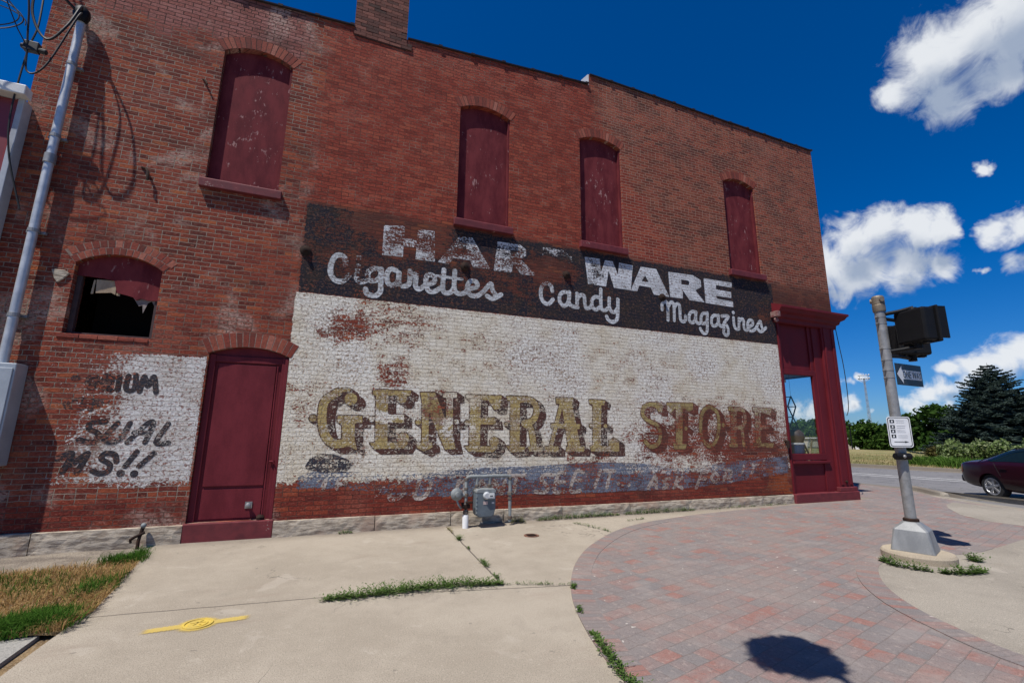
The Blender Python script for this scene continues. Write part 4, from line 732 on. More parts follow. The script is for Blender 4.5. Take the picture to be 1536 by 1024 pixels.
# ------------------------------------------------------------------ ground, road, pavement
def rough_sheet(pts, z, name, mat, skirt=0.0, kind='structure'):
    mb = MB(); P = [Vector((x, y, 0)) for x, y in pts]; tr = tessellate_polygon([P]); mb.mesh([(p.x, p.y, z) for p in P], [tuple(t) for t in tr])
    if skirt:
        for i in range(len(pts)):
            a, b = pts[i], pts[(i + 1) % len(pts)]; mb.poly([(a[0], a[1], z), (b[0], b[1], z), (b[0], b[1], z - skirt), (a[0], a[1], z - skirt)])
    o = mb.build(name, mat, fix=True)
    me = o.data                                                # keep the top facing up
    return tag(o, kind=kind)
def concrete_mat(name, c1, c2, stain, joints=(), bump=0.006):
    mt, n, b = new_mat(name); p = n.pos(); X, Y, Z = n.sep(p)
    g = n.noise(p, 0.7, 4.0, 0.55); f = n.noise(p, 5.0, 5.0, 0.6); d = n.noise(p, 130.0, 3.0, 0.6); d2 = n.noise(p, 48.0, 4.0, 0.6)
    c = n.mix(n.step(n.add(n.mul(g, 0.7), n.mul(f, 0.3)), 0.38, 0.62), c1, c2)
    c = n.mix(n.mul(n.step(d, 0.50, 0.62), 0.6), c, tuple(x * 0.42 for x in c1)); c = n.mix(n.mul(n.step(d2, 0.56, 0.70), 0.40), c, (0.50, 0.44, 0.36))
    c = n.mix(n.mul(n.step(n.noise(n.v('MULTIPLY', p, (0.5, 1.6, 1)), 1.6, 6.0, 0.65), 0.55, 0.75), 0.5), c, stain)
    dirt = n.mul(n.step(n.add(Y, n.mul(n.sub(f, 0.5), 0.5)), -0.42, 0.0), 0.55); c = n.mix(dirt, c, (0.13, 0.105, 0.085))
    blot = n.step(n.noise(p, 2.6, 6.0, 0.62, 0.5), 0.58, 0.66); c = n.mix(n.mul(blot, 0.13), c, (0.17, 0.145, 0.12))
    pale = n.step(n.noise(n.v('ADD', p, (7, 3, 0)), 1.9, 5.0, 0.62, 0.7), 0.60, 0.68); c = n.mix(n.mul(pale, 0.28), c, (0.47, 0.42, 0.35))
    ck = n.mul(n.sub(1.0, n.step(n.m('ABSOLUTE', n.sub(n.noise(p, 0.55, 6.0, 0.55, 0.6), 0.5)), 0.0010, 0.0028)), n.step(n.noise(n.v('ADD', p, (3, 9, 0)), 0.5, 2.0), 0.55, 0.6)); c = n.mix(n.mul(ck, 0.7), c, (0.10, 0.085, 0.07))
    spots = n.step(n.noise(p, 9.0, 2.0, 0.4), 0.73, 0.76); c = n.mix(n.mul(spots, 0.5), c, (0.14, 0.12, 0.10))
    h = n.add(n.mul(d, 0.6), n.mul(d2, 0.5))
    for (x0, y0, x1, y1, wdt) in joints:
        L = math.hypot(x1 - x0, y1 - y0); ux, uy = (x1 - x0) / L, (y1 - y0) / L
        wob = n.mul(n.sub(n.noise(p, 5.0, 4.0), 0.5), 0.03)
        q = n.add(n.add(n.mul(n.sub(X, x0), -uy), n.mul(n.sub(Y, y0), ux)), wob); t = n.add(n.mul(n.sub(X, x0), ux), n.mul(n.sub(Y, y0), uy))
        k = n.mul(n.sub(1.0, n.step(n.m('ABSOLUTE', q), wdt * 0.5, wdt)), n.mul(n.m('GREATER_THAN', t, 0.0), n.m('LESS_THAN', t, L)))
        c = n.mix(n.mul(k, 0.8), c, (0.09, 0.075, 0.06)); h = n.sub(h, n.mul(k, 2.5))
    n.put(b.inputs['Base Color'], c); b.inputs['Roughness'].default_value = 0.9; b.inputs['Specular IOR Level'].default_value = 0.2
    n.put(b.inputs['Normal'], n.bump(h, bump, 0.6)); return mt
JOINTS = [(-1.9, -2.66, 0.12, -2.83, 0.010), (0.12, -2.83, 2.4, -3.30, 0.012), (1.9, -0.1, 1.76, -3.08, 0.012)]
M_CONC = concrete_mat("sidewalk_concrete", (0.318, 0.274, 0.213), (0.383, 0.333, 0.262), (0.255, 0.20, 0.155), JOINTS)
M_CONC2 = concrete_mat("old_concrete", (0.27, 0.24, 0.195), (0.33, 0.295, 0.24), (0.2, 0.16, 0.12))
KERB = [(-40, -11.5), (6, -11.5), (9.2, -10.2), (11.6, -7.6), (13.0, -5.0), (13.9, -3.0), (14.15, -2.1), (14.4, -1.3), (14.85, -0.5), (15.45, 0.15), (16.0, 0.85), (16.2, 1.9), (16.2, 60)]
LAWN_EDGE = [(-1.98, 0.04), (-1.93, -0.8), (-1.80, -1.86), (-1.72, -2.5), (-1.74, -3.3), (-1.75, -11.5)]
walk = LAWN_EDGE + KERB[1:] + [(12.04, 60), (12.04, 0.04)]
tag(rough_sheet(walk, 0.0, "sidewalk", M_CONC, 0.2))
# near kerb: a pale strip along the edge, with one raised piece beside the ramp
mb = MB(); kp = [tuple(v)[:2] for v in smooth_line([(x, y, 0) for x, y in KERB[1:]], 4)]
L_, R_ = [], []
for i, p in enumerate(kp):
    a, b = kp[max(i - 1, 0)], kp[min(i + 1, len(kp) - 1)]; d = Vector((b[0] - a[0], b[1] - a[1])).normalized(); nrm = Vector((-d.y, d.x))
    L_.append((p[0] + nrm.x * .17, p[1] + nrm.y * .17)); R_.append((p[0] - nrm.x * .04, p[1] - nrm.y * .04))
for i in range(len(kp) - 1):
    mb.poly([(*L_[i], .004), (*L_[i + 1], .004), (*R_[i + 1], .004), (*R_[i], .004)]); mb.poly([(*R_[i], .004), (*R_[i + 1], .004), (*R_[i + 1], -.14), (*R_[i], -.14)])
tag(mb.build("kerb", M_CONC2), kind='structure')
mb = MB(); rk = smooth_line([(16.15, 1.05, 0), (15.75, 0.45, 0), (15.25, -0.1, 0), (14.95, -0.45, 0)], 5)
mb.tube([(p.x - .05, p.y + .02, 0.0) for p in rk], [.05] + [.11] * (len(rk) - 2) + [.05], 8)
tag(mb.build("raised_kerb", M_CONC2, smooth=True), kind='structure')

def paver_mat(name, use_uv=False, bw=0.21, rh=0.14, ang=14.0):
    mt, n, b = new_mat(name); p = n.pos()
    if use_uv: v = n.node('ShaderNodeTexCoord').outputs['UV']
    else:
        mp = n.node('ShaderNodeMapping'); n.put(mp.inputs['Vector'], p); mp.inputs['Rotation'].default_value = (0, 0, R(-ang)); v = mp.outputs[0]
    v = n.v('ADD', v, n.v('SCALE', n.v('SUBTRACT', n.noise(p, 6.0, 2.0, 0.5, 0.0, 'Color'), (0.5, 0.5, 0.5)), scale=0.018))
    bt = n.node('ShaderNodeTexBrick', offset=0.5, squash=0.66, squash_frequency=3); n.put(bt.inputs['Vector'], v)
    for k, val in (('Scale', 1.0), ('Mortar Size', 0.0035), ('Mortar Smooth', 0.5), ('Bias', 0.0), ('Brick Width', bw), ('Row Height', rh)): bt.inputs[k].default_value = val
    n.put(bt.inputs['Color1'], (0, 0, 0)); n.put(bt.inputs['Color2'], (1, 1, 1)); n.put(bt.inputs['Mortar'], (.5, .5, .5)); t = n.m('MULTIPLY', bt.outputs['Color'], 1.0)
    g = n.noise(p, 0.9, 4.0); d = n.noise(p, 120.0, 3.0, 0.65); d2 = n.noise(p, 22.0, 5.0, 0.6)
    tt = n.add(t, n.mul(n.sub(n.noise(p, 5.0, 4.0, 0.6), 0.5), 1.1))
    c = n.ramp(tt, [(0.0, (0.19, 0.172, 0.165)), (0.48, (0.212, 0.180, 0.168)), (0.72, (0.23, 0.172, 0.157)), (0.93, (0.25, 0.160, 0.140)), (1.0, (0.265, 0.142, 0.118))])
    c = n.mix(n.mul(n.step(g, 0.42, 0.62), 0.4), c, (0.27, 0.22, 0.19)); c = n.mix(n.mul(n.step(d, 0.50, 0.64), 0.5), c, (0.10, 0.08, 0.07)); c = n.mix(n.mul(n.step(d2, 0.54, 0.68), 0.38), c, (0.37, 0.30, 0.26))
    c = n.mix(n.mul(bt.outputs['Fac'], n.m('MULTIPLY_ADD', d2, 0.7, 0.05)), c, n.mix(g, (0.12, 0.095, 0.08), (0.27, 0.23, 0.20)))
    c = n.mix(n.mul(n.step(n.noise(n.v('ADD', p, (5, 5, 0)), 2.2, 6.0, 0.65), 0.50, 0.66), 0.40), c, (0.30, 0.262, 0.235))
    c = n.mix(n.mul(n.step(n.noise(p, 12.0, 2.0, 0.4), 0.735, 0.755), 0.8), c, (0.5, 0.46, 0.4))
    n.put(b.inputs['Base Color'], c); b.inputs['Roughness'].default_value = 0.88; b.inputs['Specular IOR Level'].default_value = 0.2
    n.put(b.inputs['Normal'], n.bump(n.sub(n.add(n.add(n.mul(d, .6), n.mul(d2, .5)), n.mul(t, .7)), n.mul(bt.outputs['Fac'], 1.4)), 0.006, 0.7)); return mt
CURVE = [(12.6, -0.12), (10.81, -0.16), (9.66, -0.21), (7.77, -0.34), (6.18, -0.58), (5.07, -0.89), (4.27, -1.29), (3.41, -1.98), (2.84, -2.62), (2.46, -3.19), (2.19, -3.72), (1.99, -4.28), (1.86, -4.8), (1.80, -5.4), (1.85, -6.4), (2.2, -7.6), (3.0, -9.2), (3.6, -10.9)]
cs = [tuple(v)[:2] for v in smooth_line([(x, y, 0) for x, y in CURVE], 4)]
pav = cs + [(6.2, -11.0), (9.0, -9.9), (11.3, -7.5), (12.6, -5.0), (13.55, -3.0), (13.8, -2.1), (14.1, -1.2), (14.55, -0.35), (15.15, .3), (15.7, 1.0), (15.9, 2), (15.9, 40), (12.6, 40)]
PAVERS = rough_sheet(pav, 0.004, "paver_plaza", paver_mat("red_grey_pavers"), .05)
def band(line, w, z, name, mat, side=1):
    mb = MB(); me_uv = []; u = 0.0; P = line; off = []
    for i, p in enumerate(P):
        a, b = P[max(i - 1, 0)], P[min(i + 1, len(P) - 1)]; d = Vector((b[0] - a[0], b[1] - a[1])).normalized(); nn = Vector((-d.y, d.x)) * side; off.append((p[0] + nn.x * w, p[1] + nn.y * w))
    for i in range(len(P) - 1):
        L = math.hypot(P[i + 1][0] - P[i][0], P[i + 1][1] - P[i][1]); mb.poly([(*P[i], z), (*P[i + 1], z), (*off[i + 1], z), (*off[i], z)]); me_uv += [(u, .1), (u + L, .1), (u + L, .1 + w), (u, .1 + w)]; u += L
    for Q in (P, off):
        for i in range(len(Q) - 1): mb.poly([(*Q[i], z), (*Q[i + 1], z), (*Q[i + 1], -.05), (*Q[i], -.05)]); me_uv += [(i * .1, .2)] * 4
    o = mb.build(name, mat, fix=False); uv = o.data.uv_layers.new(name="UVMap")
    for i, q in enumerate(me_uv): uv.data[i].uv = q
    return tag(o, kind='structure')
band(cs[18:], 0.205, 0.008, "paver_border", paver_mat("border_pavers", True, 0.105, 0.5), side=1)
RAMP1 = [(9.9, -3.75), (8.6, -3.93), (7.86, -3.97), (6.9, -3.80), (6.35, -3.86), (5.92, -4.06), (5.41, -4.43), (5.02, -4.86), (4.79, -5.3), (4.65, -5.75), (4.7, -6.6), (5.4, -8.0), (6.6, -9.4), (8.4, -9.6), (10.9, -7.4), (12.3, -4.9), (12.2, -4.0)]
r1 = [tuple(v)[:2] for v in smooth_line([(x, y, 0) for x, y in RAMP1], 3)]
rough_sheet(r1, 0.008, "concrete_ramp", M_CONC2, .05)
band(r1[3:30], 0.205, 0.012, "paver_border", paver_mat("ramp_border_pavers", True, 0.105, 0.5), side=-1)
RAMP2 = [(13.7, -1.12), (13.12, -1.28), (12.54, -1.58), (11.71, -2.16), (11.32, -2.7), (11.35, -3.25), (11.9, -3.6), (12.6, -3.7), (13.1, -3.6), (13.6, -2.6), (13.85, -1.6)]
rough_sheet(RAMP2, 0.008, "concrete_ramp", M_CONC2, .05)

def asphalt_mat():
    mt, n, b = new_mat("asphalt"); p = n.pos(); f = n.noise(p, 0.35, 4.0); d = n.noise(p, 90.0, 3.0)
    c = n.mix(f, (0.13, 0.125, 0.125), (0.19, 0.18, 0.175)); c = n.mix(n.mul(n.step(d, 0.5, 0.65), .4), c, (0.28, 0.27, 0.26))
    crack = n.step(n.m('ABSOLUTE', n.sub(n.noise(p, 0.8, 5.0, 0.6, 0.8), 0.5)), 0.004, 0.010); c = n.mix(crack, (0.07, 0.07, 0.07), c)
    n.put(b.inputs['Base Color'], c); b.inputs['Roughness'].default_value = 0.85; n.put(b.inputs['Normal'], n.bump(d, 0.006, .6)); return mt
RD, RN = Vector((0.28, -0.96, 0)), Vector((0.96, 0.28, 0))
def rs(s, t, z): v = RN * (s + 0.0) + RD * t; return (v.x, v.y, z)
S1 = 28.4
mb = MB(); mb.poly([rs(-60, -400, -.12), rs(S1, -400, -.12), rs(S1, 400, -.12), rs(-60, 400, -.12)]); tag(mb.build("road", asphalt_mat()), kind='structure')
M_LINE = worn_paint("road_paint", (0.75, 0.74, 0.70), (0.5, 0.49, 0.46), .7, 0, 3.0, chip=.60, chip_col=(.2, .19, .18), use_obj=False)
for s, a, b_ in ((22.9, -120, 60), (21.95, -120, 60)):
    mb = MB(); mb.poly([rs(s - .07, a, -.116), rs(s + .07, a, -.116), rs(s + .07, b_, -.116), rs(s - .07, b_, -.116)]); tag(mb.build("lane_line", M_LINE), kind='structure')
mb = MB(); mb.poly([rs(S1 - .9, -400, -.116), rs(S1 - .15, -400, -.116), rs(S1 - .15, 400, -.116), rs(S1 - .9, 400, -.116)])
mb.poly([rs(S1 - .15, -400, -.116), rs(S1 - .13, -400, .03), rs(S1 - .13, 400, .03), rs(S1 - .15, 400, -.116)]); mb.poly([rs(S1 - .13, -400, .03), rs(S1 + .12, -400, .03), rs(S1 + .12, 400, .03), rs(S1 - .13, 400, .03)])
tag(mb.build("far_kerb", M_CONC2), kind='structure')
def field_mat():
    mt, n, b = new_mat("dry_meadow"); p = n.pos(); q = n.v('MULTIPLY', p, (1, 1, 0)); f = n.noise(q, 0.25, 5.0, 0.6); g = n.noise(q, 1.8, 5.0, 0.65); d = n.noise(q, 22.0, 4.0, .7)
    c = n.mix(n.step(n.add(n.mul(f, .5), n.mul(g, .5)), .40, .60), (0.30, 0.235, 0.115), (0.14, 0.155, 0.05)); c = n.mix(n.mul(n.step(d, .48, .66), .55), c, (0.42, 0.35, 0.19)); c = n.mix(n.mul(n.sub(1.0, n.step(d, .34, .46)), .5), c, (.08, .08, .03))
    n.put(b.inputs['Base Color'], c); b.inputs['Roughness'].default_value = 0.95; b.inputs['Specular IOR Level'].default_value = .1; n.put(b.inputs['Normal'], n.bump(n.add(g, d), .06, .8)); return mt
M_FIELD = field_mat()
mb = MB(); prf = [(-3000, -.35), (-62, -.35), (S1 + .02, -.30), (S1 + .12, .02), (S1 + 14, .05), (S1 + 34, 0.0), (S1 + 48, -1.6), (S1 + 62, -3.0), (S1 + 400, -3.0), (5000, -3.0)]
for (s0, z0), (s1, z1) in zip(prf[:-1], prf[1:]): mb.poly([rs(s0, -5000, z0), rs(s1, -5000, z1), rs(s1, 5000, z1), rs(s0, 5000, z0)])
tag(mb.build("ground", M_FIELD, fix=False), kind='structure')

# bare earth and grass strip at the left
def soil_mat():
    mt, n, b = new_mat("dirt_and_thatch"); p = n.pos(); X, Y, Z = n.sep(p); f = n.noise(p, 4.0, 6.0, .65); d = n.noise(p, 70.0, 4.0, .65)
    g = n.step(n.add(Y, n.mul(n.sub(f, .5), .6)), -1.05, -0.72)
    thatch = n.mix(n.step(f, .4, .6), (0.20, 0.125, 0.055), (0.32, 0.215, 0.10)); dirt = n.mix(n.step(f, .4, .62), (0.19, 0.155, 0.12), (0.31, 0.26, 0.20))
    c = n.mix(g, thatch, dirt); c = n.mix(n.mul(n.step(d, .5, .65), .5), c, (.42, .36, .28)); c = n.mix(n.mul(n.sub(1.0, n.step(d, .36, .48)), .5), c, (.06, .045, .03))
    n.put(b.inputs['Base Color'], c); b.inputs['Roughness'].default_value = .95; n.put(b.inputs['Normal'], n.bump(n.add(f, d), .03, .8)); return mt
def lawn_z(x, y): return -0.02 + 0.03 * max(0, min(1, (-y - .9) / .5)) + .012 * math.sin(x * 5.1 + y * 3) * math.cos(y * 7 - x)
nx, ny = 60, 40; vs = []; fs = []
for i in range(nx + 1):
    for k in range(ny + 1):
        y = 0.05 - 3.03 * k / ny; xe = np.interp(-y, [0, .8, 1.86, 2.5, 3.5], [-1.985, -1.94, -1.81, -1.73, -1.76]); x = -11 + (xe + 11) * i / nx
        vs.append((x, y, lawn_z(x, y) if i < nx else -0.01))
for i in range(nx):
    for k in range(ny): a = i * (ny + 1) + k; fs.append((a, a + 1, a + ny + 2, a + ny + 1))
mb = MB(); mb.mesh(vs, fs); tag(mb.build("lawn_soil", soil_mat(), smooth=True, fix=False), kind='structure')
rough_sheet([(-40, -2.95), (-40, -11.5), (-1.85, -11.5), (-1.85, -2.95)], -0.004, "path", concrete_mat("grey_slab", (.27, .26, .235), (.34, .325, .29), (.2, .18, .15)), .15)

rough_sheet([(-40, -2.90), (-40, -11.4), (-1.70, -11.4), (-1.70, -2.90)], -0.035, 'soil', bpy.data.materials['dirt_and_thatch'])
# ------------------------------------------------------------------ leaves and grass
def leaf_mat(name, cols, trans=0.35, rough=0.6):
    mt = bpy.data.materials.new(name); mt.use_nodes = True; n = NT(mt.node_tree); n.n.clear()
    r = n.island(); p = n.pos(); c = n.ramp(n.add(n.mul(r, .75), n.mul(n.noise(p, 1.3, 3.0), .25)), [(i / (len(cols) - 1), q) for i, q in enumerate(cols)])
    df = n.node('ShaderNodeBsdfDiffuse'); n.put(df.inputs[0], c); tl = n.node('ShaderNodeBsdfTranslucent'); n.put(tl.inputs[0], n.mix(.5, c, (.25, .32, .05), 'MULTIPLY') if False else c)
    mx = n.node('ShaderNodeMixShader'); mx.inputs[0].default_value = trans; n.l.new(df.outputs[0], mx.inputs[1]); n.l.new(tl.outputs[0], mx.inputs[2])
    o = n.node('ShaderNodeOutputMaterial'); n.l.new(mx.outputs[0], o.inputs[0]); return mt
def blades(P, hmin, hmax, wid, lean, rng):
    n = len(P); a = rng.uniform(0, 2 * np.pi, n); h = rng.uniform(hmin, hmax, n); ln = rng.uniform(0.1, lean, n) * h; b = rng.uniform(0, 2 * np.pi, n)
    dx, dy = np.cos(a) * wid, np.sin(a) * wid; lx, ly = np.cos(b) * ln, np.sin(b) * ln
    V = np.zeros((n, 5, 3)); V[:, 0] = P; V[:, 1] = P; V[:, 0, 0] -= dx; V[:, 0, 1] -= dy; V[:, 1, 0] += dx; V[:, 1, 1] += dy
    M = P + np.stack([lx * .35, ly * .35, h * .6], 1); V[:, 2] = M; V[:, 3] = M; V[:, 2, 0] += dx * .8; V[:, 2, 1] += dy * .8; V[:, 3, 0] -= dx * .8; V[:, 3, 1] -= dy * .8
    V[:, 4] = P + np.stack([lx, ly, h * (1 - .25 * (ln / h))], 1)
    i = np.arange(n)[:, None] * 5; F = np.concatenate([np.hstack([i, i + 1, i + 2, i + 3])]); T = np.hstack([i + 3, i + 2, i + 4, i + 4])
    return V.reshape(-1, 3), F, T
def grass_object(name, P, hmin, hmax, wid, lean, mat, label=None, cat='grass', kind='stuff', group=None):
    V, F, T = blades(P, hmin, hmax, wid, lean, RNG); me = bpy.data.meshes.new(name)
    me.from_pydata(V.tolist(), [], [tuple(f) for f in F] + [tuple(t[:3]) for t in T]); me.materials.append(mat); o = bpy.data.objects.new(name, me); COL.objects.link(o); return tag(o, label, cat, group, kind)
def edge_x(y): return np.interp(-y, [0, .8, 1.86, 2.5, 3.5], [-1.985, -1.94, -1.81, -1.73, -1.76])
M_DRY = leaf_mat("dry_grass", [(0.20, 0.115, 0.04), (0.36, 0.215, 0.085), (0.46, 0.31, 0.14), (0.30, 0.20, 0.08)], .25)
M_GREEN = leaf_mat("green_grass", [(0.035, 0.085, 0.012), (0.06, 0.14, 0.02), (0.10, 0.19, 0.035)], .35)
M_WEED = leaf_mat("weed_leaf", [(0.045, 0.09, 0.02), (0.07, 0.13, 0.03), (0.11, 0.17, 0.045), (0.10, 0.13, 0.05)], .3)
N = 30000; y = -RNG.uniform(.75, 3.0, N); x = edge_x(y) + .04 - (RNG.random(N) ** 1.5) * 4.6; k = RNG.random(N) < np.clip((-y - .75) / .45, .0, 1)
P = np.stack([x, y, np.array([lawn_z(a, b) for a, b in zip(x, y)])], 1)[k]
grass_object("dry_grass", P, .03, .09, .0026, 1.6, M_DRY, "dry tan grass beside the sidewalk at the left")
def patch(cx, cy, rx, ry, n, ex=True):
    a = RNG.normal(0, .5, (n, 2)); x = cx + a[:, 0] * rx; y = cy + a[:, 1] * ry
    if ex: x = np.minimum(x, edge_x(y) + .05 + RNG.uniform(0, .05, n))
    return np.stack([x, y, np.array([lawn_z(p, q) for p, q in zip(x, y)])], 1)
P = np.concatenate([patch(-2.25, -2.86, .45, .14, 3600), patch(-1.95, -2.72, .2, .2, 1500), patch(-2.7, -2.92, .5, .12, 2000), patch(-1.9, -1.95, .15, .3, 500), patch(-2.05, -.80, .22, .17, 900), patch(-1.98, -.55, .08, .15, 250), patch(-2.6, -1.7, .8, .5, 600)])
grass_object("green_grass", P, .05, .14, .0030, 1.3, M_GREEN, "green grass tufts along the sidewalk edge at the left")

def weed(name, label, pts, spread, n, size, h, mat=M_WEED, group='weeds growing from the pavement cracks', cat='weed', kind=None):
    """low sprawling stems with small narrow leaves along a line of points"""
    pts = [Vector((*p, 0)) for p in pts]; V = []; F = []; rng = RNG
    L = [0]
    for a, b in zip(pts[:-1], pts[1:]): L.append(L[-1] + (b - a).length)
    for _ in range(n):
        t = rng.uniform(0, L[-1]) if L[-1] > 0 else 0; i = min(len(pts) - 2, max(0, int(np.searchsorted(L, t) - 1))) if len(pts) > 1 else 0
        p = pts[i].lerp(pts[i + 1], (t - L[i]) / max(1e-6, L[i + 1] - L[i])) if len(pts) > 1 else pts[0]
        taper = min(1.0, .35 + 3.0 * min(t, L[-1] - t) / max(L[-1], .01)) if L[-1] > 0 else 1
        a = rng.uniform(0, 6.283); ln = abs(rng.normal(.35, .4)) * spread * taper; base = Vector((p.x, p.y, .006)); tip = base + Vector((math.cos(a) * ln, math.sin(a) * ln, rng.uniform(.15, 1.0) * h * taper))
        m = rng.integers(4, 8)
        for j in range(m):
            q = base.lerp(tip, (j + 1) / m); b = a + rng.uniform(-1.4, 1.4); s = size * rng.uniform(.6, 1.25); d = Vector((math.cos(b), math.sin(b), rng.uniform(-.1, .7))).normalized(); sd = Vector((-d.y, d.x, rng.uniform(-.4, .4))).normalized()
            i0 = len(V); V += [tuple(q), tuple(q + d * s * .5 + sd * s * .2), tuple(q + d * s), tuple(q + d * s * .5 - sd * s * .2)]; F.append((i0, i0 + 1, i0 + 2, i0 + 3))
    me = bpy.data.meshes.new(name); me.from_pydata(V, [], F); me.materials.append(mat); o = bpy.data.objects.new(name, me); COL.objects.link(o); return tag(o, label, cat, group if not kind else None, kind)
weed("weed_patch", "long spreading strip of green weeds along the sidewalk joint", [(0.10, -2.93), (0.5, -2.95), (1.0, -2.92), (1.35, -2.96), (1.75, -3.05)], .20, 950, .027, .075)
weed("weed", "thin line of weeds in the joint between the long weed strip and the pavers", [(1.78, -3.06), (2.1, -3.18), (2.38, -3.29)], .05, 90, .014, .03)
weed("weed", "wispy dry weed at the wall end of the cracked joint", [(1.88, -.30), (1.87, -.62)], .07, 40, .018, .06, leaf_mat("dry_weed", [(.22, .17, .07), (.16, .16, .05)], .3))
weed("weed", "small bushy green weed in the cracked joint nearest the gas meter", [(1.86, -.98), (1.85, -1.08)], .08, 70, .022, .06)
weed("weed", "tiny sprig midway along the cracked joint", [(1.84, -1.5), (1.83, -1.62)], .04, 25, .018, .03)
weed("weed", "small green tuft in the cracked joint closer to the weed strip", [(1.82, -2.2), (1.80, -2.45)], .08, 70, .020, .05)
weed("weed", "little tuft where the cracked joint meets the weed strip", [(1.78, -2.75), (1.77, -2.9)], .05, 40, .018, .04)
weed("weed", "yellow green weed at the wall foot right of the gas meter", [(3.0, -.16), (3.22, -.20)], .09, 80, .028, .13, leaf_mat("yellow_weed", [(.12, .15, .03), (.22, .2, .05)], .35))
weed("weed", "small weed at the stone base left of the gas meter", [(.28, -.12), (.45, -.12)], .06, 60, .02, .05)
weed("weed_patch", "strip of weeds along the stone base left of the curved pavers", [(3.5, -.12), (4.4, -.10), (5.2, -.10)], .07, 420, .024, .08)
weed("weed_patch", "strip of weeds along the stone base near the painted word STORE", [(5.3, -.10), (6.4, -.10), (7.0, -.10)], .06, 330, .024, .09)
weed("weed", "sparse weeds along the stone base close to the shopfront", [(7.4, -.12), (9.6, -.10)], .05, 120, .02, .04)
weed("weed", "weeds in the crack running out from the wall to the paver edge", [(4.0, -.5), (4.15, -1.0), (4.2, -1.3)], .07, 90, .02, .04)
weed("weed", "scattered sprigs on the concrete beside the paver edge", [(5.0, -.62), (5.4, -.55)], .05, 40, .02, .04)
weed("weed_patch", "weeds along the lower paver edge near the bottom of the photo", [(2.0, -4.35), (1.93, -4.65), (1.85, -5.0), (1.84, -5.4)], .075, 260, .026, .05)
weed("weed", "small weed on the paver edge level with the weed strip", [(2.42, -3.32), (2.36, -3.42)], .05, 50, .02, .04)
weed("weed", "sprig on the paver edge between two larger weeds", [(2.16, -3.85), (2.12, -3.98)], .04, 35, .02, .035)
weed("weed", "grassy weeds at the left side of the signal pole footing", [(6.42, -3.80), (6.33, -4.02), (6.45, -4.3)], .10, 150, .035, .10)
weed("weed", "grassy weeds in front of the signal pole footing", [(6.5, -4.38), (6.8, -4.50), (7.02, -4.5)], .11, 160, .038, .10)
weed("weed", "weed at the right side of the signal pole footing", [(7.5, -4.25), (7.56, -4.15)], .10, 80, .035, .10)

# ------------------------------------------------------------------ small things on the pavement
M_YEL = worn_paint("yellow_marking_paint", (0.62, 0.44, 0.06), (0.48, 0.36, 0.10), .7, 0, 12.0, use_obj=False)
vc = thing("valve_cover", "round utility cover sprayed yellow with a yellow paint stripe each side", "utility cover", (-0.82, -3.14, 0))
mb = MB(); mb.lathe([(0.105, .002), (0.105, .012), (0.088, .013), (0.086, .006), (0.070, .006), (0.068, .012), (0.0, .013)], (0, 0, 0), 28); mb.build("lid", M_YEL, vc, smooth=True)
mb = MB()
for a in (0, 60, 120): mb.obox((0, 0, .014), (math.cos(R(a)), math.sin(R(a)), 0), (-math.sin(R(a)), math.cos(R(a)), 0), (0, 0, 1), .05, .006, .003)
mb.build("raised_mark", M_YEL, vc)
def spray_mat():
    mt = bpy.data.materials.new("yellow_overspray"); mt.use_nodes = True; n = NT(mt.node_tree); b = mt.node_tree.nodes['Principled BSDF']
    p = n.obj(); X, Y, Z = n.sep(p); k = n.sub(1.0, n.step(n.add(n.m('ABSOLUTE', n.add(Y, n.mul(X, -.08))), n.mul(n.sub(n.noise(p, 60., 4.), .5), .05)), .026, .060))
    e = n.sub(1.0, n.step(n.m('ABSOLUTE', X), .30, .37)); cc = n.sub(1.0, n.step(n.add(n.v('LENGTH', p), n.mul(n.sub(n.noise(p, 50., 4.), .5), .05)), .10, .16))
    n.put(b.inputs['Base Color'], (0.58, 0.42, 0.10)); b.inputs['Roughness'].default_value = .8; n.put(b.inputs['Alpha'], n.mul(n.m('MAXIMUM', n.mul(k, e), cc), .82)); return mt
mb = MB(); mb.poly([(-.4, -.17, .0045), (.4, -.17, .0045), (.4, .17, .0045), (-.4, .17, .0045)]); mb.build("paint_stripe", spray_mat(), vc)
rc = thing("drain_cover", "small rusty round cover set in the sidewalk near the gas meter", "utility cover", (2.94, -1.12, 0))
mb = MB(); mb.lathe([(0.115, .001), (0.115, .007), (0.10, .009), (0.098, .005), (0.0, .006)], (0, 0, 0), 28); mb.build("lid", worn_paint("brown_rust", (0.20, 0.085, 0.05), (0.10, 0.05, 0.035), .85, 0, 20.), rc, smooth=True)
mb = MB()
for k in range(-3, 4): mb.box(-.07, .07, k * .022 - .004, k * .022 + .004, .006, .009)
mb.build("slot", M_IRON, rc)

# ---- gas meter set
M_GREY = worn_paint("grey_meter_paint", (0.12, 0.148, 0.168), (0.085, 0.105, 0.12), .6, 0, 7., chip=.68, chip_col=(.09, .07, .06), bump=.002)
M_LGREY = worn_paint("pale_grey_pipe_paint", (0.24, 0.262, 0.262), (0.15, 0.16, 0.158), .65, 0, 10., chip=.60, chip_col=(.25, .13, .07), bump=.002)
M_FIT = worn_paint("corroded_fitting", (.16, .14, .12), (.10, .065, .045), .8, .2, 16.)
gm = thing("gas_meter", "grey gas meter on looped pipes against the painted brick wall", "gas meter", (2.5, -0.28, 0))
mb = MB()
mb.tube([(-.34, 0, .18), (-.34, 0, .74), (-.32, 0, .775), (-.28, 0, .785), (.36, 0, .785), (.41, 0, .775), (.42, 0, .74), (.42, 0, .06)], .027, 12)
for x in (-.16, .06): mb.tube([(x, 0, .785), (x, 0, .60)], .024, 10)
mb.build("pipe", M_LGREY, gm, smooth=True)
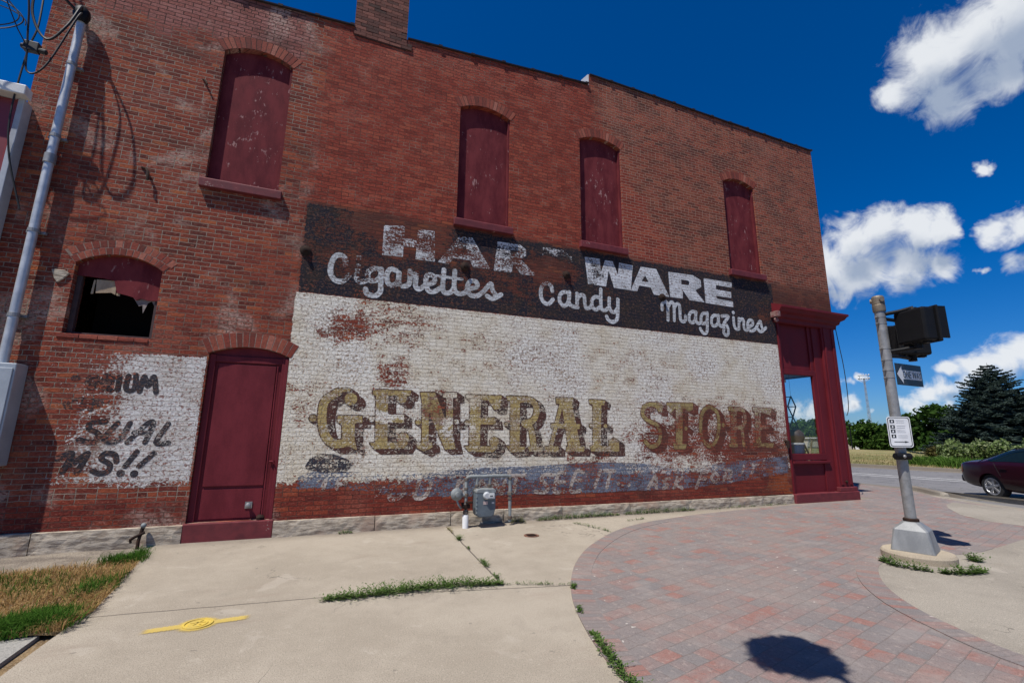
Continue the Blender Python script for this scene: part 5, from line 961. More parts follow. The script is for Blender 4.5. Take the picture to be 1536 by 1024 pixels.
for (x, z, r, h) in ((-.34, .745, .037, .05), (.42, .745, .037, .05), (-.34, .60, .036, .04), (-.34, .50, .04, .05), (-.34, .34, .044, .07), (-.34, .24, .046, .05), (.42, .50, .048, .06), (.42, .42, .04, .04), (.42, .12, .04, .05), (-.16, .64, .036, .04), (.06, .64, .036, .04)):
    mb = MB(); mb.lathe([(r * .86, -h / 2), (r, -h / 2 + .006), (r, h / 2 - .006), (r * .86, h / 2)], (x, 0, z), 8); mb.build("fitting", M_FIT, gm)
for x in (-.16, .06): mb = MB(); mb.lathe([(.03, 0), (.042, .0), (.042, .04), (.03, .045)], (x, 0, .565), 12); mb.build("fitting", M_FIT, gm)
mb = MB(); prof = [(-.19, .20), (-.205, .30), (-.205, .54), (-.18, .565), (.10, .565), (.125, .54), (.125, .30), (.10, .20), (.06, .165), (-.15, .165)]
mb.prism(prof, -.13, .10, lambda u, v, t: (u, t, v)); md = mb.build("meter_body", M_GREY, gm, bevel=.018)
mb = MB(); mb.prism([(-.21, .535), (.13, .535), (.13, .575), (.10, .60), (-.18, .60), (-.21, .575)], -.135, .105, lambda u, v, t: (u, t, v)); mb.build("meter_top", M_LGREY, gm, bevel=.012)
mb = MB(); mb.lathe([(.055, 0), (.06, -.01), (.052, -.035), (.04, -.045)], (-.04, -.135, .50), 20, 'y'); mb.box(-.03, .085, -.178, -.12, .455, .535); mb.build("dial_housing", plain("pale_grey_dial", (.5, .52, .53), .4), md)
mb = MB(); mb.box(-.015, .07, -.182, -.177, .475, .52); mb.build("dial", plain("dial_face", (.72, .72, .68), .5), md)
mb = MB(); mb.box(.005, .055, -.1845, -.1815, .49, .503); mb.build("dial_figures", M_BLACK, md)
mb = MB(); mb.box(-.09, -.015, -.134, -.131, .36, .41); mb.build("label_plate", plain("label_plate_pink", (.5, .38, .35), .6), md)
mb = MB(); mb.box(.055, .095, -.134, -.131, .37, .395); mb.build("label_plate", plain("label_plate_white", (.6, .6, .58), .6), md)
for k in range(5): mb = MB(); mb.sphere((-.20, -.132, .24 + k * .06), .009, 8, 5); mb.build("bolt", M_LGREY, md)
mb = MB(); mb.lathe([(.03, .05), (.085, .026), (.098, .01), (.098, -.01), (.085, -.026), (.045, -.045), (.04, -.085), (.02, -.09)], (-.50, -.02, .52), 20, 'y'); mb.tube([(-.50, 0, .50), (-.34, 0, .50)], .03, 10); mb.tube([(-.50, -.02, .44), (-.47, -.03, .36), (-.42, -.02, .30)], .016, 8)
mb.build("regulator", M_LGREY, gm, smooth=True)
mb = MB(); mb.tube([(-.40, 0, .38), (-.40, -.05, .33), (-.34, -.03, .29)], .022, 8); mb.box(-.40, -.28, -.05, .05, .30, .36); mb.box(-.36, -.25, -.08, -.03, .38, .41); mb.build("shutoff_valve", M_IRON, gm, bevel=.008)
mb = MB(); mb.lathe([(.048, -.05), (.05, .19), (.046, .20), (.03, .20)], (-.34, 0, 0), 16); mb.build("pipe_sleeve", plain("white_plastic_sleeve", (.75, .75, .74), .45), gm, smooth=True)
# ---- hose tap by the lawn
sp = thing("standpipe", "black iron standpipe with a pale cap at the wall left of the door", "standpipe", (-2.14, -0.14, -.02))
mb = MB(); mb.tube([(0, 0, 0), (0, 0, .10), (.01, .02, .20), (.02, .03, .26)], [.022, .02, .02, .024], 10); mb.tube([(-.09, 0, .12), (-.05, -.01, .15), (.01, .0, .18), (.05, .02, .20)], .018, 8); mb.tube([(-.09, 0, .12), (-.075, 0, .08)], .014, 8); mb.build("pipe", M_IRON, sp, smooth=True)
mb = MB(); mb.sphere((.025, .02, .285), .033, 12, 8); mb.build("cap", M_LGREY, sp, smooth=True)

# ---- service mast, cabinet and cables on the left
mast = thing("service_mast", "tall galvanised electric service pipe strapped up the left end of the brick wall", "conduit", (-3.84, -0.105, 0))
mb = MB(); mb.tube([(0, 0, 1.0), (0, 0, 7.32)], .052, 18); mb.build("pipe", M_MAST, mast, smooth=True)
for z in (2.9, 4.05, 5.45, 6.6):
    mb = MB(); mb.lathe([(.052, -.025), (.060, -.022), (.060, .022), (.052, .025)], (0, 0, z), 18); mb.box(-.1, .1, .055, .10, z - .018, z + .018)
    mb.build("strap", M_STEEL, mast, smooth=False)
mb = MB(); mb.lathe([(.052, -.07), (.065, -.066), (.065, .066), (.052, .07)], (0, 0, 5.1), 18); mb.build("coupling", M_STEEL, mast, smooth=True)
mb = MB(); mb.lathe([(.066, 7.30), (.075, 7.32), (.10, 7.40), (.09, 7.48), (.05, 7.53), (.0, 7.54)], (0, -.03, 0), 18); mb.build("weatherhead", M_BLACK, mast, smooth=True)
cab = thing("electric_cabinet", "pale grey electric cabinet at the foot of the service pipe", "cabinet", (-3.92, -.13, 1.65))
mb = MB(); mb.box(-.33, .29, -.13, .12, -.62, .62); bx = mb.build("housing", worn_paint("grey_enamel", (.42, .45, .47), (.36, .385, .40), .4, .2, 5.), cab, bevel=.01)
mb = MB(); mb.box(-.31, .27, -.145, -.131, -.60, .56); mb.build("door", bx.data.materials[0], cab, bevel=.006)
def cable(name, label, pts, r=.012, k=8):
    mb = MB(); mb.tube(smooth_line(pts, k), r * .75, 6); return tag(mb.build(name, M_CABLE, smooth=True), label, "cable", None)
cable("cable", "thick black cable drooping in a loop from the weatherhead", [(-3.84, -.16, 7.42), (-3.74, -.38, 7.35), (-3.78, -.5, 6.9), (-3.95, -.5, 6.62), (-4.15, -.5, 6.95), (-4.25, -.5, 7.7), (-4.7, -.6, 9.2), (-6, -.8, 12)], .02)
cable("cable", "black cable running from the weatherhead up past the wall corner", [(-3.86, -.16, 7.40), (-4.02, -.32, 7.5), (-4.22, -.4, 7.55), (-4.5, -.55, 8.6), (-5.6, -.9, 11.5)], .028)
cable("cable", "slack black cable hanging inside the drooping loop", [(-3.82, -.16, 7.40), (-3.78, -.33, 7.2), (-3.95, -.40, 6.3), (-4.12, -.40, 6.15), (-4.18, -.42, 6.6), (-4.30, -.5, 7.5), (-4.8, -.7, 9.4), (-6, -.9, 12)], .015)
cable("cable", "black bundle hanging down the wall corner behind the coil", [(-4.2, -.3, 7.5), (-4.16, -.33, 6.9), (-4.22, -.3, 6.5), (-4.26, -.25, 5.6), (-4.2, -.2, 5.0), (-4.0, -.15, 4.3)], .016)
c1 = []
for i in range(44):
    a = i / 20 * 2 * math.pi; c1.append((-4.52 + .30 * math.cos(a) * (1 + .06 * math.sin(i)), -.45 - .004 * i, 6.78 + (.19 + .03 * (i > 20)) * math.sin(a) + .0 * i))
cable("cable_coil", "coil of spare black cable hanging out over the roof of the shed", c1 + [(-4.2, -.42, 6.55), (-4.0, -.35, 6.5)], .010, 3)
mb = MB(); mb.box(-4.22, -4.06, -.42, -.34, 6.46, 6.60); mb.tube([(-4.25, -.38, 6.52), (-3.98, -.38, 6.50)], .035, 10)
tag(mb.build("cable_splice", M_CABLE, bevel=.01), "black cable splice clamped where the loops meet beside the service pipe", "cable splice")
cable("cable", "thin cable hanging from the cornice down the front corner of the shop", [(12.04, -.06, 4.25), (12.08, -.07, 3.8), (12.13, -.08, 3.3), (12.15, -.08, 2.7), (12.13, -.07, 2.2), (12.06, -.05, 2.0)], .012)

# ---- neighbour's shed
nb = thing("shed", "dark red metal sided shed with pale roof edge at the far left", "shed", (-4.19, -.15, 0))
def siding_mat():
    mt, n, b = new_mat("red_metal_siding"); p = n.obj(); X, Y, Z = n.sep(p); f = n.noise(p, 3.0, 4.0)
    n.put(b.inputs['Base Color'], n.mix(f, (.15, .018, .02), (.20, .028, .03))); b.inputs['Roughness'].default_value = .45; return mt
mb = MB(); prof = []
x = -9.8
while x < -.10: prof += [(x, 0), (x + .10, 0), (x + .12, -.022), (x + .16, -.022), (x + .18, 0)]; x += .24
vs = [(u, v, -.2) for u, v in prof] + [(u, v, 5.85) for u, v in prof]; nn_ = len(prof); mb.mesh(vs, [(i, i + 1, nn_ + i + 1, nn_ + i) for i in range(nn_ - 1)]); mb.build("siding", siding_mat(), nb)
mb = MB(); mb.box(-9.8, -.02, .02, .13, -.2, 5.85); mb.box(-9.8, -.13, .15, 12, -.2, 5.85); mb.build("wall", siding_mat(), nb)
mb = MB(); mb.box(-.065, .0, -.035, .145, -.2, 5.86); mb.build("corner_trim", plain("grey_trim", (.40, .42, .45), .45), nb, bevel=.006)
mb = MB(); mb.box(-9.9, .05, -.16, .0, 5.86, 6.0); mb.box(-9.9, -.12, 0, 12, 5.86, 5.98); mb.build("roof", plain("pale_roof_edge", (.62, .62, .60), .5), nb, bevel=.01)

# ---- things in the shop window
rk = thing("hanging_rack", "black accordion rack of diamond links hanging inside the shop window", "rack", (10.80, .45, 1.85))
mb = MB(); zz = [.62, .36, .10, -.16]; hw = .14
for i in range(3):
    for s in (-1, 1):
        a = Vector((s * hw * (i % 2), 0, zz[i])); b = Vector((s * hw * ((i + 1) % 2), 0, zz[i + 1])); mb.tube([a, b], .016, 6)
mb.tube([(0, 0, zz[0]), (0, 0, zz[0])], .01, 6); mb.build("link", M_BLACK, rk)
mb = MB()
for z, e in ((.36, .14), (-.16, .14), (.60, 0), (.10, 0)): mb.tube([(e, 0, z), (-.7, .25, z - .02)], .011, 6)
mb.build("rail", M_BLACK, rk)
for x in (0, -.3, -.55): mb = MB(); mb.tube([(x, .0 - x * .35, .62), (x, -x * .35, 1.24)], .003, 5); mb.build("hanging_wire", M_CABLE, rk)
mb = MB(); lf = thing("ceiling_light", "long pale ribbed light fitting at the top of the shop window", "light fitting", (10.55, .75, 2.86))
for k in range(3): mb.box(-.75, .38 - k * .03, -.12 + k * .07, -.06 + k * .07, -.02 - .05 * k, .05 - .04 * k)
mb.build("body", plain("ribbed_white_metal", (.62, .62, .58), .5), lf, bevel=.008)
urn = thing("brown_urn", "dark brown rounded urn shape on the shop window ledge", "urn", (10.86, .48, .88))
mb = MB(); mb.lathe([(.17, 0), (.18, .25), (.14, .36), (.15, .45), (.20, .58), (.18, .68), (.10, .76), (.02, .78)], (0, 0, 0), 22); mb.build("body", worn_paint("brown_wood", (.085, .045, .03), (.05, .026, .018), .6, 0, 7.), urn, smooth=True)
mb = MB(); mb.lathe([(.185, .22), (.19, .24), (.185, .26)], (0, 0, 0), 22); mb.build("hoop", M_IRON, urn, smooth=True)
ld = thing("folding_board", "pale slatted wooden folding board leaning behind the shop glass", "wooden board", (11.20, .46, .88))
mb = MB()
for k in range(5): mb.obox((-.02 + k * .02, .02 * k, .30), Vector((.45, -.1, -.9)), (.1, 1, 0), Vector((.9, 0, .45)), .34, .02, .008)
mb.build("slat", M_WOOD, ld)
mb = MB(); mb.obox((.05, -.04, .24), Vector((-.35, 0, -.93)), (0, 1, 0), Vector((.93, 0, -.35)), .28, .018, .012); mb.build("leg", M_WOOD, ld)
bk = thing("blue_tub", "blue tub with a pale rim low behind the shop glass", "tub", (10.62, .33, .88))
mb = MB(); mb.lathe([(.13, 0), (.17, .10), (.19, .36), (.19, .42)], (0, 0, 0), 22); mb.build("body", plain("blue_enamel", (.02, .05, .14), .35), bk, smooth=True)
mb = MB(); mb.lathe([(.188, .40), (.20, .41), (.20, .44), (.185, .445)], (0, 0, 0), 22); mb.build("rim", plain("white_enamel", (.6, .6, .58), .35), bk, smooth=True)
jg = thing("glass_jug", "clear two handled glass jug by the right edge of the shop window", "jug", (11.42, .42, .88))
M_JUG = glass_mat("jug_glass", (.74, .78, .78), .6)
mb = MB(); mb.lathe([(.11, 0), (.15, .04), (.16, .34), (.13, .46), (.07, .51), (.07, .55), (.085, .56)], (0, 0, 0), 22); mb.build("body", M_JUG, jg, smooth=True)
for s in (-1, 1):
    mb = MB(); mb.tube(smooth_line([(s * .07, 0, .52), (s * .14, 0, .56), (s * .17, 0, .50), (s * .14, 0, .42)], 4), .014, 6); mb.build("handle", M_JUG, jg, smooth=True)

# ------------------------------------------------------------------ signal pole, signals and signs
PX, PY = 7.02, -3.86
ft = thing("pole_footing", "round raised concrete footing under the signal pole", "footing", (PX - .02, PY - .03, 0))
mb = MB(); mb.lathe([(.37, -.1), (.37, .075), (.35, .10), (0, .105)], (0, 0, 0), 36); mb.build("base", concrete_mat("footing_concrete", (.36, .30, .22), (.43, .365, .27), (.25, .18, .12)), ft, smooth=True)
pole = thing("signal_pole", "leaning steel pedestrian signal pole on a tapered square base", "signal pole", (PX, PY, 0.10))
M_CAST = worn_paint("cast_aluminium", (.30, .305, .30), (.20, .205, .205), .55, .3, 7., bump=.003, streak=True)
mb = MB()
def sq(h, z, ch, rot=0.35):
    pts = []
    for (sx, sy) in ((1, 1), (-1, 1), (-1, -1), (1, -1)):
        a, b = ((h, h - ch), (h - ch, h)) if sx * sy > 0 else ((h - ch, h), (h, h - ch))
        for (u, v) in (a, b): pts.append((sx * u, sy * v))
    c, s_ = math.cos(rot), math.sin(rot); return [(u * c - v * s_, u * s_ + v * c, z) for u, v in pts]
rings = [sq(.215, 0, .012), sq(.213, .015, .014), sq(.172, .25, .02), sq(.165, .262, .02), sq(.095, .335, .035), sq(.082, .345, .035)]
vs = [p for r_ in rings for p in r_]; fs = []
for k in range(len(rings) - 1):
    for i in range(8): fs.append((k * 8 + i, k * 8 + (i + 1) % 8, k * 8 + 8 + (i + 1) % 8, k * 8 + 8 + i))
fs += [tuple(range(8)), tuple(range(len(vs) - 8, len(vs)))]; mb.mesh(vs, fs); mb.build("base", M_CAST, pole, bevel=.006)
mb = MB(); mb.tube([(0, 0, .33), (0, 0, 3.14)], .060, 24); mb.build("pole", M_STEEL, pole, smooth=True)
mb = MB(); mb.lathe([(.078, .335), (.082, .345), (.082, .375), (.068, .385)], (0, 0, 0), 22); mb.build("collar", M_IRON, pole, smooth=True)
mb = MB(); mb.lathe([(.072, 3.10), (.075, 3.12), (.075, 3.19), (.070, 3.20), (.074, 3.21), (.074, 3.30), (.06, 3.325), (.0, 3.33)], (0, 0, 0), 22)
for a in (0, 2.1, 4.2): mb.tube([(.05 * math.cos(a), .05 * math.sin(a), 3.26), (.09 * math.cos(a), .09 * math.sin(a), 3.26)], .03, 10)
mb.build("cap", worn_paint("weathered_bronze", (.23, .19, .14), (.14, .115, .09), .6, .5, 12.), pole)
for z in (3.02, 2.93, 2.58, 2.42, 2.28, 2.18, 1.50):
    mb = MB(); mb.lathe([(.060, -.008), (.064, -.007), (.064, .007), (.060, .008)], (0, 0, z), 22); mb.box(-.10, -.06, -.012, .012, z - .009, z + .009)
    mb.build("band", M_STEEL, pole)
mb = MB(); mb.tube([(0, 0, 1.15), (-.05, -.05, 1.15)], .04, 14); mb.tube([(-.17, -.02, 1.15), (-.165, -.02, 1.15), (.0, -.10, 1.15), (.01, -.105, 1.15)], [.03, .042, .042, .03], 16); mb.build("push_button", M_BLACK, pole, smooth=True)
mb = MB(); mb.sphere((-.10, -.09, 1.15), .022, 10, 6); mb.build("button", M_STEEL, pole, smooth=True)

def ped_signal(name, label, loc, rotz, bracket):
    t = thing(name, label, "signal", loc, rotz, "pedestrian signal heads on the pole")
    mb = MB(); mb.box(-.21, .21, -.07, .11, -.23, .22); hs = mb.build("housing", M_BLACK, t, bevel=.03)
    mb = MB(); mb.box(-.235, .235, -.10, -.07, -.245, .24); mb.build("door_rim", M_BLACK, t, bevel=.02)
    mb = MB()                                                   # visor: hood open to the front
    mb.box(-.225, .225, -.21, -.10, .205, .225); mb.box(-.225, -.205, -.21, -.10, -.20, .205); mb.box(.205, .225, -.21, -.10, -.20, .205)
    mb.build("visor", M_BLACK, t, bevel=.004)
    mb = MB(); mb.box(-.20, .20, -.112, -.10, -.20, .20); mb.build("lens", plain("dark_lens", (.02, .02, .022), .25), t)
    mb = MB(); mb.lathe([(.05, -.31), (.05, -.24), (.065, -.235), (.065, -.22)], (0, .02, 0), 12); mb.build("hub", M_BLACK, t)
    mb = MB(); mb.lathe([(.06, .21), (.05, .25), (.0, .255)], (0, .02, 0), 12); mb.build("hub", M_BLACK, t)
    for x in (-.13, .13): mb = MB(); mb.box(x - .03, x + .03, -.02, .06, -.255, -.22); mb.build("latch", M_BLACK, t)
    return t
ped_signal("pedestrian_signal", "black pedestrian signal head turned away, the nearer one right of the pole", (7.20, -4.17, 2.95), R(74), None)
ped_signal("pedestrian_signal", "black pedestrian signal head half hidden behind the nearer signal", (7.73, -3.79, 2.87), R(150), None)
for z in (.255, -.27):
    mb = MB(); mb.tube([(PX, PY, 2.93 + z - .03), (PX + .12, PY - .16, 2.93 + z - .005), (7.20, -4.17, 2.95 + z)], .026, 10); mb.tube([(PX, PY, 2.85 + z), (PX + .35, PY + .03, 2.87 + z), (7.73, -3.79, 2.87 + z)], .026, 10)
    for v in range(len(mb.v)): mb.v[v] = (mb.v[v][0] - PX, mb.v[v][1] - PY, mb.v[v][2] - .10)
    mb.build("bracket", M_BLACK, pole, smooth=True)

def text_part(name, body, mat, parent, w, h, origin, ax, az, nrm):
    """letters as real raised shapes: text curve turned into a mesh, fitted to w x h on the plane"""
    cu = bpy.data.curves.new(name, 'FONT'); cu.body = body; cu.extrude = 0.0; cu.resolution_u = 3
    o = bpy.data.objects.new(name, cu); COL.objects.link(o); dg = bpy.context.evaluated_depsgraph_get(); me = bpy.data.meshes.new_from_object(o.evaluated_get(dg)); COL.objects.unlink(o); bpy.data.objects.remove(o)
    xs = [v.co.x for v in me.vertices]; ys = [v.co.y for v in me.vertices]; x0, x1, y0, y1 = min(xs), max(xs), min(ys), max(ys)
    O, AX, AZ = Vector(origin), Vector(ax), Vector(az)
    for v in me.vertices: v.co = O + AX * (w * ((v.co.x - x0) / (x1 - x0) - .5)) + AZ * (h * ((v.co.y - y0) / (y1 - y0) - .5)) + Vector(nrm)
    me.materials.append(mat); ob = bpy.data.objects.new(name, me); COL.objects.link(ob); ob.parent = parent; return ob
M_SIGNW = plain("white_sign_sheet", (.66, .67, .68), .4); M_SIGNB = plain("black_sign_sheet", (.018, .022, .024), .4)
# ONE WAY: plate turned along the street
sd = Vector((1.0, 0.06, 0)).normalized(); sn = Vector((sd.y, -sd.x, 0)); L = .66
ow = thing("one_way_sign", "black ONE WAY sign with a white arrow strapped to the signal pole", "sign", (PX + .01, PY - .068, 2.33))
mb = MB(); c = sd * (L / 2 + .02); mb.obox(c, sd, sn, (0, 0, 1), L / 2, .0018, .148); mb.build("plate", M_SIGNB, ow, bevel=.001)
mb = MB(); f = lambda u, z: tuple(sd * (u + .02) + sn * .0045 + Vector((0, 0, z)))
mb.poly([f(.02, 0), f(.155, -.125), f(.155, -.062), (f(L - .03, -.062)), f(L - .03, .062), f(.155, .062), f(.155, .125)]); mb.build("arrow", M_SIGNW, ow)
text_part("lettering", "ONE WAY", M_SIGNB, ow, L - .20, .098, sd * (.165 + (L - .2) / 2 + .02), sd, (0, 0, 1), sn * .0075)
# crossing instructions
sg = Vector((0.78, -0.62, 0)).normalized(); sq_n = Vector((sg.y, -sg.x, 0)); hw, hh = .128, .195
ps = thing("crossing_sign", "white sign of small black pictograms and print above the push button", "sign", (6.905, -3.945, 1.56))
mb = MB(); pts = []
for cx, cz, a0 in ((hw - .03, hh - .03, 0), (-hw + .03, hh - .03, 90), (-hw + .03, -hh + .03, 180), (hw - .03, -hh + .03, 270)):
    for k in range(5): a = R(a0 + k * 22.5); pts.append((cx + .03 * math.cos(a), cz + .03 * math.sin(a)))
F2 = lambda u, v, t: tuple(sg * u + sq_n * t + Vector((0, 0, v)))
mb.prism(pts, 0, .003, F2); mb.build("plate", M_SIGNW, ps)
mb = MB(); k1 = [(u * .93, v * .95) for u, v in pts]; k2 = [(u * .87, v * .91) for u, v in pts]
for i in range(len(pts)): j = (i + 1) % len(pts); mb.poly([F2(*k1[i], .0042), F2(*k1[j], .0042), F2(*k2[j], .0042), F2(*k2[i], .0042)])
mb.build("border", M_SIGNB, ps)
mb = MB()
for z in (.135, .065, .008, -.055): mb.poly([F2(-.095, z - .022, .0045), F2(-.045, z - .022, .0045), F2(-.045, z + .022, .0045), F2(-.095, z + .022, .0045)])
mb.build("pictogram", M_SIGNB, ps)
mb = MB()
for z in (.135, .065, .008, -.055): mb.poly([F2(-.082, z - .012, .0058), F2(-.064, z - .014, .0058), F2(-.060, z + .008, .0058), F2(-.075, z + .014, .0058)])
mb.build("pictogram_figure", M_SIGNW, ps)
mb = MB(); rr = random.Random(4)
for z in (.145, .12, .075, .05, .018, -.005, -.045, -.07): mb.poly([F2(-.025, z - .003, .0045), F2(-.025 + rr.uniform(.07, .115), z - .003, .0045), F2(.07, z + .003, .0045), F2(-.025, z + .003, .0045)])
mb.build("print_line", plain("grey_print", (.42, .43, .45), .5), ps)
mb = MB(); mb.poly([F2(-.075, -.131, .0045), F2(.04, -.131, .0045), F2(.04, -.139, .0045), F2(.085, -.127, .0045), F2(.04, -.115, .0045), F2(.04, -.123, .0045), F2(-.075, -.123, .0045)]); mb.build("arrow", M_SIGNB, ps)

# ------------------------------------------------------------------ car (local: +x forward, +z up, origin on the road between the wheels)
M_CAR = bpy.data.materials.new("dark_maroon_car_paint"); M_CAR.use_nodes = True
b_ = M_CAR.node_tree.nodes['Principled BSDF']; b_.inputs['Base Color'].default_value = (.02, .002, .005, 1); b_.inputs['Roughness'].default_value = .28; b_.inputs['Coat Weight'].default_value = .2; b_.inputs['Specular IOR Level'].default_value = .3; b_.inputs['Coat Roughness'].default_value = .06
n_ = NT(M_CAR.node_tree); n_.put(b_.inputs['Base Color'], n_.mix(n_.noise(n_.obj(), 3.0), (.016, .0018, .004), (.024, .0026, .006)))
M_TYRE = plain("tyre_rubber", (.02, .02, .02), .8); M_RIM = plain("alloy", (.55, .55, .56), .3, .8); M_CGLASS = plain("tinted_car_glass", (.006, .012, .012), .1, 0, .35)
hx, hy = -0.423, -0.906; head = math.atan2(hy, hx)
wl = Vector((16.92, -0.56, 0)); rgt = Vector((hy, -hx, 0)); fw_ = Vector((hx, hy, 0)); cc = wl + fw_ * 1.36 - rgt * .78
car = thing("parked_car", "dark maroon four door sedan on the road at the right edge", "car", (cc.x, cc.y, -.12), head)
ST = [  # x, half width, bottom, belt, roof centre z, roof half width
    (-2.40, .52, .42, .72, .80, .44), (-2.36, .74, .30, .86, .93, .62), (-2.15, .84, .24, .93, 1.00, .70), (-1.75, .87, .22, .95, 1.03, .70), (-1.55, .88, .22, .95, 1.10, .64), (-1.10, .89, .20, .95, 1.30, .58), (-.75, .89, .19, .95, 1.40, .57), (-.2, .89, .19, .94, 1.435, .58),
    (.3, .89, .19, .93, 1.42, .58), (.65, .89, .19, .92, 1.34, .58), (1.05, .89, .20, .91, 1.13, .64), (1.35, .88, .20, .89, .98, .70), (1.75, .86, .22, .84, .92, .70), (2.15, .80, .24, .76, .82, .64), (2.36, .66, .30, .66, .72, .52), (2.42, .48, .40, .58, .62, .40)]
rings = []
for x, w_, zb, bl, zt, rw in ST:
    half = [(0, zb), (w_ * .8, zb), (w_ * .97, zb + .12), (w_, .56 if .56 < bl else bl - .05), (w_ * .985, bl - .06), (w_ * .95, bl), (rw + (.06 if zt - bl > .2 else .0), max(zt - .06, bl + .012)), (rw * .75, zt - .008), (0, zt)]
    rings.append([(x, y, z) for y, z in half] + [(x, -y, z) for y, z in half[-2:0:-1]])
nr = len(rings[0]); vs = [p for r_ in rings for p in r_]; fs = []
for k in range(len(rings) - 1):
    for i in range(nr): fs.append((k * nr + i, k * nr + (i + 1) % nr, (k + 1) * nr + (i + 1) % nr, (k + 1) * nr + i))
fs += [tuple(range(nr)), tuple(range(len(vs) - nr, len(vs)))]
mb = MB(); mb.mesh(vs, fs); body = mb.build("body", M_CAR, None, smooth=True)
ss = body.modifiers.new('s', 'SUBSURF'); ss.levels = 2; ss.render_levels = 2
cut = MB()
for x in (-1.36, 1.36):
    for s in (-1, 1): cut.lathe([(.355, .55 * s), (.355, 1.1 * s)], (x, 0, .315), 32, 'y')
cuto = cut.build("cutter", M_BLACK, None); bo = body.modifiers.new('b', 'BOOLEAN'); bo.object = cuto; bo.operation = 'DIFFERENCE'; bo.solver = 'EXACT'
dg = bpy.context.evaluated_depsgraph_get(); me = bpy.data.meshes.new_from_object(body.evaluated_get(dg)); body.modifiers.clear(); body.data = me; bpy.data.objects.remove(cuto)
me.materials.clear(); me.materials.append(M_CAR); me.polygons.foreach_set('use_smooth', [True] * len(me.polygons)); me.set_sharp_from_angle(angle=R(35)); body.parent = car
def skin(sel, name, mat, off=.006):
    """a pane lying on the body: the body faces chosen by sel, pushed outward"""
    mbx = MB(); idx = {}
    for p in me.polygons:
        if sel(p.center, p.normal):
            f = []
            for vi in p.vertices:
                if vi not in idx: v = me.vertices[vi]; idx[vi] = len(mbx.v); mbx.v.append(tuple(v.co + v.normal * off))
                f.append(idx[vi])
            mbx.f.append(tuple(f))
    return mbx.build(name, mat, car, smooth=True, fix=False) if mbx.f else None
for s in (-1, 1):
    skin(lambda c, n, s=s: c.y * s > .3 and .985 < c.z < 1.335 and -1.42 + (c.z - .985) * 1.35 < c.x < -.40 and abs(n.x) < .75 and abs(n.z) < .85, "side_window", M_CGLASS)
    skin(lambda c, n, s=s: c.y * s > .3 and .985 < c.z < 1.335 and -.34 < c.x < 1.0 - (c.z - .95) * 1.3 and abs(n.x) < .75 and abs(n.z) < .85, "side_window", M_CGLASS)
    skin(lambda c, n, s=s: c.y * s > .40 and .66 < c.z < .86 and c.x < -2.18, "tail_light", plain("tail_light_red", (.25, .01, .01), .2))
    skin(lambda c, n, s=s: c.y * s > .40 and .52 < c.z < .68 and c.x > 2.15, "headlight", plain("headlight_glass", (.5, .5, .52), .15))
skin(lambda c, n: abs(c.y) < .56 and 1.05 < c.z < 1.36 and c.x < -.85, "rear_window", M_CGLASS); skin(lambda c, n: abs(c.y) < .56 and 1.0 < c.z < 1.36 and c.x > .55, "windscreen", M_CGLASS)
mb = MB()
for s in (-1, 1): mb.tube(smooth_line([(-1.62, s * .845, .955), (-1.25, s * .80, 1.13), (-.85, s * .70, 1.31), (-.3, s * .665, 1.36), (.35, s * .665, 1.345)], 4), .010, 6)
mb.build("window_trim", M_BLACK, car, smooth=True)
mb = MB(); mb.box(-2.47, -2.33, -.66, .66, .36, .56); mb.build("rear_bumper", M_CAR, car, bevel=.05)
for s in (-1, 1):
    mb = MB(); mb.box(-1.0, -.82, s * .895 - .012, s * .895 + .012, .80, .825); mb.box(.15, .33, s * .895 - .012, s * .895 + .012, .79, .815); mb.build("door_handle", M_CAR, car, bevel=.005)
    mb = MB(); mb.tube([(-.36, s * .885, .28), (-.36, s * .893, .6), (-.36, s * .86, .94)], .004, 5); mb.tube([(-1.02, s * .885, .62), (-1.12, s * .88, .85), (-1.2, s * .84, .95)], .004, 5); mb.build("door_seam", M_BLACK, car)
for x in (-1.36, 1.36):
    for s in (-1, 1):
        wh = MB(); wh.lathe([(.20, .62 * s), (.31, .625 * s), (.325, .66 * s), (.325, .79 * s), (.305, .825 * s), (.226, .83 * s), (.222, .70 * s), (.10, .69 * s)], (x, 0, .325), 36, 'y'); tw = wh.build("wheel", M_TYRE, car, smooth=True)
        rm = MB(); rm.lathe([(.225, .80 * s), (.222, .828 * s), (.20, .826 * s), (.195, .74 * s), (.0, .735 * s)], (x, 0, .325), 36, 'y')
        rim = rm.build("rim", plain("rim_barrel", (.10, .10, .10), .5, .6), tw, smooth=True)
        sp_ = MB(); sp_.lathe([(.06, .80 * s), (.055, .825 * s), (.0, .828 * s)], (x, 0, .325), 16, 'y')
        sp_.lathe([(.195, .80 * s), (.20, .829 * s), (.226, .829 * s), (.226, .80 * s)], (x, 0, .325), 36, 'y')
        for k in range(6):
            a = k * math.pi / 3 + .3; d = Vector((math.cos(a), 0, math.sin(a))); e = Vector((-math.sin(a), 0, math.cos(a))); sp_.obox(Vector((x, .81 * s, .325)) + d * .125, d, (0, 1, 0), e, .09, .014, .027)
        sp_.build("spokes", M_RIM, tw, bevel=.004)
mb = MB()
for x in (-1.36, 1.36): mb.box(x - .34, x + .34, -.6, .6, .30, .66)
mb.build("wheel_well", M_BLACK, car)

